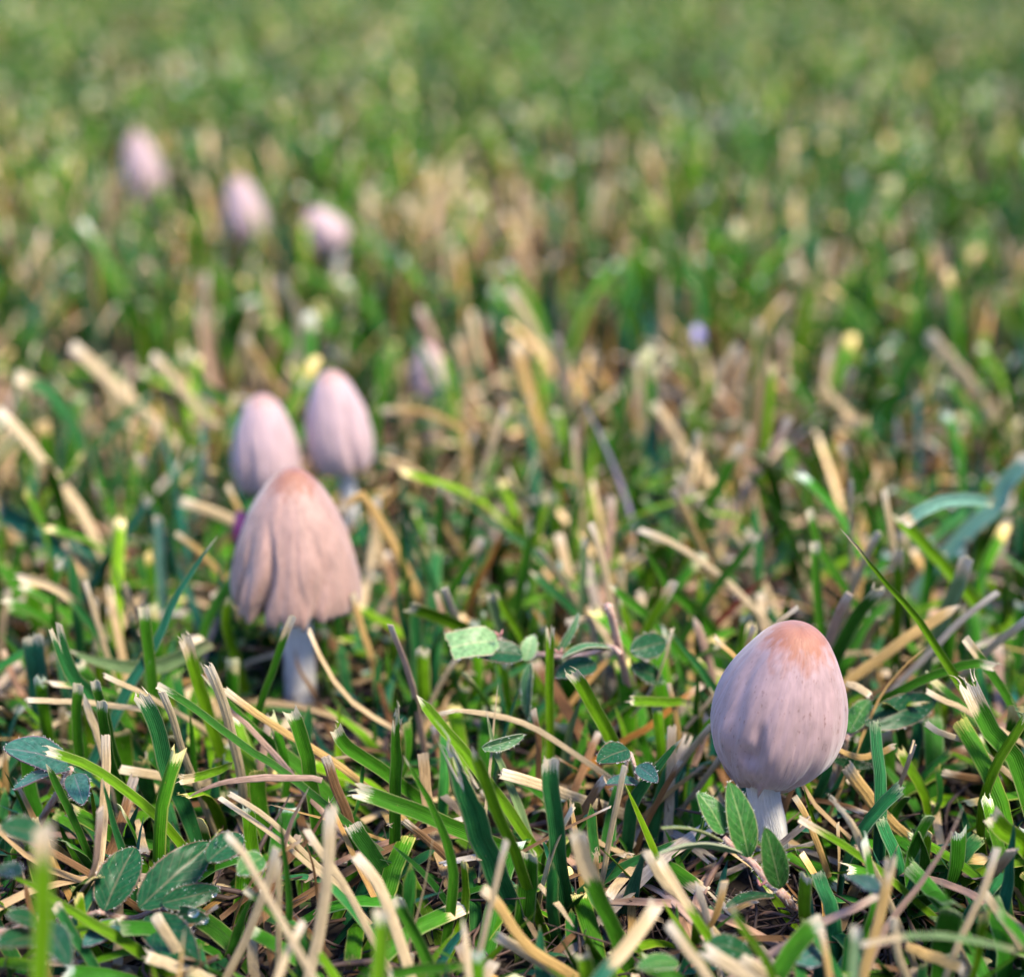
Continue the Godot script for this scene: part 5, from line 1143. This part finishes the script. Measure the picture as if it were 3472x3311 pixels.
	blade("mid", "dry", 1.39, [Vector3(-50.5, 22.0, -191.0), Vector3(-50.0, 17.4, -191.0), Vector3(-47.1, 10.3, -191.0), Vector3(-43.4, -1.0, -191.0)], "green blade with a pale tip left of the thin dark upright one")
	blade("dark", "point", 1.26, [Vector3(-44.8, 25.0, -198.0), Vector3(-46.6, 17.8, -198.0), Vector3(-48.3, 11.7, -198.0), Vector3(-51.1, -1.0, -198.0)], "thin dark green upright blade left of the twin mushrooms")
	blade("blue", "dry", 2.07, [Vector3(-73.8, 26.0, -212.6), Vector3(-69.0, 23.2, -212.6), Vector3(-66.2, 17.9, -212.6), Vector3(-60.0, 3.9, -212.6)], "broad green blade with a white end, blurred, at the left edge")
	blade("gold", "cut", 1.54, [Vector3(-43.4, 26.0, -233.8), Vector3(-39.5, 18.2, -233.8), Vector3(-36.5, 14.4, -233.8), Vector3(-28.4, 2.1, -233.8)], "golden straw, blurred, sloping down between the twin mushrooms")
	blade("straw", "cut", 1.99, [Vector3(-41.6, 28.0, -261.8), Vector3(-38.7, 21.3, -261.8), Vector3(-38.3, 12.0, -261.8), Vector3(-37.9, -1.0, -261.8)], "broad pinkish straw, blurred, standing above the twin mushrooms")
	blade("pale", "round", 1.03, [Vector3(-44.2, 23.0, -201.1), Vector3(-44.2, 19.6, -201.1), Vector3(-45.9, 10.9, -201.1), Vector3(-47.7, -1.0, -201.1)], "lilac grey stalk upright between the dark blade and the twin mushrooms")
	blade("mid", "point", 2.39, [Vector3(-52.3, 26.0, -222.3), Vector3(-47.3, 22.0, -220.7), Vector3(-42.9, 18.4, -219.3), Vector3(-33.3, 8.6, -215.5)], "broad green blade, blurred, sloping right toward the twin mushrooms")
	blade("straw", "cut", 0.81, [Vector3(8.9, 27.0, -156.4), Vector3(9.6, 24.8, -156.4), Vector3(10.5, 21.8, -156.4), Vector3(11.5, 16.9, -156.4), Vector3(14.1, 1.3, -156.4)], "tall pale straw standing on the hairy stem of the middle weed")


# ---------------------------------------------------------------- the rest of the lawn

const CAPS := [Vector3(-25, 160, 9), Vector3(26, 127, 8), Vector3(-35, 200, 6), Vector3(-24, 203, 6), Vector3(-14, 249, 3.5)]

const FAR_CAPS := [Vector3(-98, 408, 6), Vector3(-64, 360, 5), Vector3(-43, 339, 5)]


func tall_here(x: float, d: float, rnd: float) -> float:
	# how tall the unnamed grass stands: low where the single blades stand, and before the mushrooms
	var h := 1.0
	if d < 150.0 and absf(x) < 0.36 * d + 8.0:
		h = 0.34 + 0.40 * rnd
		if d < 112.0:
			h = minf(h, 0.3 + 0.22 * rnd)
	elif d < 185.0 and absf(x) < 0.36 * d + 8.0:
		h = 0.55 + 0.35 * rnd
	elif d < 262.0:
		h = 0.68 + 0.3 * rnd
	elif d < 900.0:
		h = 0.8 + 0.25 * rnd
	for c in CAPS.slice(0, 2):
		var before: float = c.y - d
		if before > -3.0 and before < 24.0 and absf(x / maxf(d, 1.0) - c.x / c.y) * c.y < 5.0:
			return 0.0
	for c in FAR_CAPS:
		if d < c.y + 4.0 and d > c.y - 75.0 and absf(x / d - c.x / c.y) * c.y < c.z + 1.0:
			h = minf(h, 0.72)
	for c in CAPS:
		var gap: float = c.y - d
		if gap > -4.0 and gap < 0.34 * c.y and absf(x / maxf(d, 1.0) - c.x / c.y) * c.y < c.z + 1.5:
			h = minf(h, 0.30 + 0.35 * rnd if gap < 40.0 else 0.5)
	return h


func scatter(called: String, root: Node3D, meshes: Array, mats: Array, count: int, gen: Callable, tints: Array, tuft := 1) -> void:
	# one MultiMesh per mesh and material; gen gives a Transform3D, or null where nothing grows
	var sets := []
	for i in meshes.size():
		sets.append([])
	var colors := []
	for i in meshes.size():
		colors.append([])
	var which := 0
	var hue := Color.WHITE
	for k in count:
		if k % tuft == 0:
			which = rng.randi() % meshes.size()
			hue = tints[rng.randi() % tints.size()] * rng.randf_range(0.75, 1.25)
		var t = gen.call(k)
		if t != null:
			var i := which if rng.randf() < 0.75 else rng.randi() % meshes.size()
			sets[i].append(t)
			colors[i].append(hue * rng.randf_range(0.85, 1.15))
	for i in meshes.size():
		var mm := MultiMesh.new()
		mm.transform_format = MultiMesh.TRANSFORM_3D
		mm.use_colors = true
		mm.mesh = meshes[i]
		mm.instance_count = sets[i].size()
		for j in sets[i].size():
			mm.set_instance_transform(j, sets[i][j])
			mm.set_instance_color(j, colors[i][j])
		var o := MultiMeshInstance3D.new()
		o.name = called
		o.multimesh = mm
		o.material_override = mats[i % mats.size()]
		o.set_meta("kind", "stuff")
		root.add_child(o, true)


func filler_blade(length: float, wide: float, bend: float, tip: String, hollow: bool, sd: int) -> ArrayMesh:
	var pts := [Vector3(0, -2, 0), Vector3(0, length * 0.36, bend * 0.08), Vector3(0, length * 0.70, bend * 0.38), Vector3(0, length * 0.96, bend)]
	return blade_mesh(pts, wide, Vector3(0, 0.2, 1).normalized(), tip, hollow, 0.7 * sin(sd * 2.3), 9, sd)


func lawn() -> void:
	var patch := FastNoiseLite.new()
	patch.seed = 77
	patch.frequency = 11.0
	var green := []
	var gm := []
	var kinds := ["mid_plain", "blue_plain", "teal_plain", "mid_dry", "lime_plain", "lime_plain", "dark_plain", "mid", "blue_plain", "lime", "teal_plain", "mid_plain"]
	var tips := ["point", "fray", "point", "dry", "point", "point", "point", "notch", "round", "fray", "point", "cut"]
	for i in 12:
		green.append(filler_blade(22.0 + 1.1 * (i % 5), 1.25 + 0.18 * (i % 4), [2.0, 9.0, 5.0, 13.0, 1.0, 7.0][i % 6], tips[i], false, 100 + i * 7))
		gm.append(M[kinds[i]])
	var dry := []
	var dm := []
	var dk := ["straw", "gold", "straw", "straw", "gold", "brown", "gold", "straw"]
	for i in 8:
		dry.append(filler_blade(20.0 + 1.7 * (i % 4), 0.75 + 0.15 * (i % 4), [1.0, 5.0, 9.0, 3.0][i % 4], ["cut", "fray", "cut", "split", "shred", "point", "cut", "fray"][i], true, 300 + i * 5))
		dm.append(M[dk[i]])
	var gr := Node3D.new()
	gr.name = "lawn_grass"
	gr.set_meta("kind", "stuff")
	gr.set_meta("label", "uncounted green grass of the lawn between and behind the single blades")
	add_child(gr)
	var sr := Node3D.new()
	sr.name = "dry_grass"
	sr.set_meta("kind", "stuff")
	sr.set_meta("label", "uncounted dry straw mixed into the lawn")
	add_child(sr)
	# a place in the lawn: denser near the camera's ground, out to 1.7 m, wider than the view
	var place := func(near: float, far: float) -> Vector2:
		var d := sqrt(rng.randf_range(near * near, far * far))
		return Vector2(rng.randf_range(-1.0, 1.0) * (0.52 * d + 45.0), d)
	var stand := func(p: Vector2, h: float, lean: float) -> Transform3D:
		var b := Basis(Vector3.UP, rng.randf() * TAU) * Basis(Vector3.RIGHT, lean)
		return Transform3D(b.scaled_local(Vector3(rng.randf_range(0.8, 1.2) * (1.0 + 0.2 * smoothstep(190.0, 330.0, p.y)), h, h)) * MM, Vector3(p.x, -0.5, -p.y) * MM)
	# straw stands thick in one dried patch and in spots all over
	var wild := func(p: Vector2) -> float:
		var dried := exp(-pow((p.x + 8.0) / 75.0, 2.0) - pow((p.y - 400.0) / 65.0, 2.0))
		return 0.24 + 0.18 * smoothstep(150.0, 200.0, p.y) * (1.0 - smoothstep(300.0, 600.0, p.y)) + 0.36 * dried + patch.get_noise_2d(p.x * 0.001, p.y * 0.001) * 0.5
	# shoots stand in tufts: six round one middle
	var mids := [Vector2.ZERO, 0.0]
	var shoot := func(k: int, near: float, far: float, spread: float) -> Vector2:
		if k % 6 == 0:
			mids[0] = place.call(near, far)
		return mids[0] + Vector2(rng.randfn(0.0, spread), rng.randfn(0.0, spread))
	var grow_green := func(k: int):
		var p: Vector2 = shoot.call(k, 50.0, 900.0, 3.5)
		if rng.randf() < wild.call(p):
			return null
		var h := tall_here(p.x, p.y, rng.randf()) * rng.randf_range(0.75, 1.25)
		if h <= 0.0:
			return null
		return stand.call(p, h, rng.randfn(0.15, 0.45))
	var grow_dry := func(k: int):
		var p: Vector2 = shoot.call(k, 50.0, 900.0, 3.5)
		if rng.randf() > wild.call(p) * 0.9:
			return null
		var h := tall_here(p.x, p.y, rng.randf()) * rng.randf_range(0.7, 1.15)
		if h <= 0.0:
			return null
		return stand.call(p, h, rng.randfn(0.3, 0.6))
	var soft := [Color(1, 1, 1), Color(0.85, 1.0, 0.8), Color(1.2, 1.08, 0.8), Color(0.75, 0.95, 1.1), Color(1.25, 1.2, 0.7)]
	scatter("green_blades", gr, green, gm, 36000, grow_green, soft, 6)
	scatter("dry_blades", sr, dry, dm, 32000, grow_dry, [Color(1, 1, 1), Color(0.9, 0.86, 0.82), Color(1.3, 1.22, 1.1), Color(0.75, 0.68, 0.62)], 6)
	# low leaning blades that fill the ground between the single ones
	var under := func(_k: int):
		var p: Vector2 = place.call(60.0, 230.0)
		if tall_here(p.x, p.y, 0.0) <= 0.0:
			return null
		return stand.call(p, rng.randf_range(0.3, 0.65) * (0.6 if p.y < 95.0 else 1.0), rng.randf_range(0.45, 1.0) * (-1.0 if rng.randf() < 0.3 else 1.0))
	scatter("low_blades", gr, green, gm, 4200, under, soft)
	var mat := func(_k: int):
		var p: Vector2 = place.call(60.0, 260.0)
		if tall_here(p.x, p.y, 0.0) <= 0.0:
			return null
		return stand.call(p, rng.randf_range(0.5, 1.0) * (0.6 if p.y < 95.0 else 1.0), rng.randf_range(0.95, 1.4) * (-1.0 if rng.randf() < 0.3 else 1.0)).translated(Vector3(0, rng.randf_range(0.0, 0.005), 0))
	scatter("low_straws", sr, dry, [M.brown, M.straw, M.pink, M.grey, M.gold, M.brown, M.straw, M.brown], 1900, mat, [Color(1, 1, 1), Color(0.9, 0.85, 0.8), Color(0.75, 0.67, 0.6)])
	var far_green := func(k: int):
		var p: Vector2 = shoot.call(k, 860.0, 2300.0, 6.0)
		if rng.randf() < 0.1 + patch.get_noise_2d(p.x * 0.0006, p.y * 0.0006) * 0.6:
			return null
		return stand.call(p, rng.randf_range(0.8, 1.3), rng.randfn(0.12, 0.3))
	var far_dry := func(k: int):
		var p: Vector2 = shoot.call(k, 860.0, 2300.0, 6.0)
		if rng.randf() > 0.12 + patch.get_noise_2d(p.x * 0.0006, p.y * 0.0006) * 0.6:
			return null
		return stand.call(p, rng.randf_range(0.75, 1.1), rng.randfn(0.2, 0.4))
	scatter("green_blades", gr, green, gm, 60000, far_green, soft, 6)
	scatter("dry_blades", sr, dry, dm, 45000, far_dry, [Color(1, 1, 1), Color(0.85, 0.8, 0.78)], 6)
	# out to where a step to the side might look
	var outer := func(_k: int):
		var d := sqrt(rng.randf_range(2.2 * 2.2, 9.0 * 9.0)) * 1000.0
		var p := Vector2(rng.randf_range(-0.75, 0.75) * d, d)
		return stand.call(p, rng.randf_range(0.9, 1.4), rng.randfn(0.15, 0.3)).scaled_local(Vector3(3.0, 1, 1))
	scatter("green_blades", gr, green, gm, 60000, outer, soft)
	# thatch: dead fibres and bits of old blades lying on the soil
	var th := Node3D.new()
	th.name = "thatch_litter"
	th.set_meta("kind", "stuff")
	th.set_meta("label", "dark brown thatch of dead fibres lying on the soil")
	add_child(th)
	var bits := []
	for i in 6:
		var st := begin()
		var a := 0.7 + 0.5 * (i % 3)
		tube(st, [Vector3(-6 - i, 0, 0), Vector3(-2, a, 1.5 - i * 0.5), Vector3(2, 0.3, -1.0 + i * 0.4), Vector3(6 + i, a, 0.8)], [0.06, 0.16 + 0.09 * (i % 3), 0.14, 0.05], 10, 5, 1, 0.3, i)
		bits.append(finish(st))
	var lie := func(_k: int):
		var p: Vector2 = place.call(50.0, 420.0)
		var b := Basis(Vector3.UP, rng.randf() * TAU) * Basis(Vector3.BACK, rng.randfn(0.0, 0.28)) * Basis(Vector3.RIGHT, rng.randf() * TAU)
		return Transform3D(b * rng.randf_range(0.5, 1.15) * MM, Vector3(p.x, rng.randf_range(0.2, 3.4), -p.y) * MM)
	scatter("dead_fibres", th, bits, [M.thatch], 24000, lie, [Color(1, 1, 1), Color(1.3, 1.15, 1.0), Color(0.6, 0.55, 0.55), Color(2.0, 1.8, 1.7), Color(0.8, 0.7, 0.75), Color(0.5, 0.45, 0.45)])


# ---------------------------------------------------------------- small things

func small_things() -> void:
	for q in [["dark purple petal curled behind the bell shaped mushroom's left side", Vector3(-35.0, 16.5, -178), 2.6, 5.4, M.petal], ["small lilac petal, blurred, in the grass at the right", Vector3(33.5, 17.5, -262), 1.9, 3.6, M.lilac]]:
		var st := begin()
		var p := along([Vector3(0, -q[3] * 0.5, 0), Vector3(0.3, 0, 0.6), Vector3(-0.2, q[3] * 0.5, 0.1)], 12)
		var fr := frames(p, Vector3(0.2, 0.4, 1).normalized(), 0.6)
		for face in [0.06, -0.06]:
			var rows := []
			var uvs := []
			for i in 12:
				var t := i / 11.0
				var half: float = q[2] * 0.5 * pow(sin(PI * (0.06 + 0.88 * t)), 0.6)
				var a := []
				var b := []
				for j in 7:
					var s := (j / 6.0 * 2.0 - 1.0) * (1.0 if face > 0 else -1.0)
					a.append(p[i] + fr[i][1] * s * half + fr[i][2] * (s * s * half * 0.5 + face))
					b.append(Vector2(j / 6.0, t))
				rows.append(a)
				uvs.append(b)
			shell(st, rows, uvs, false, 1 if face > 0 else 2)
		var o := obj("flower_petal", finish(st), q[4], self)
		o.scale = Vector3.ONE * MM
		o.position = q[1] * MM
		tag(o, q[0], "petal")
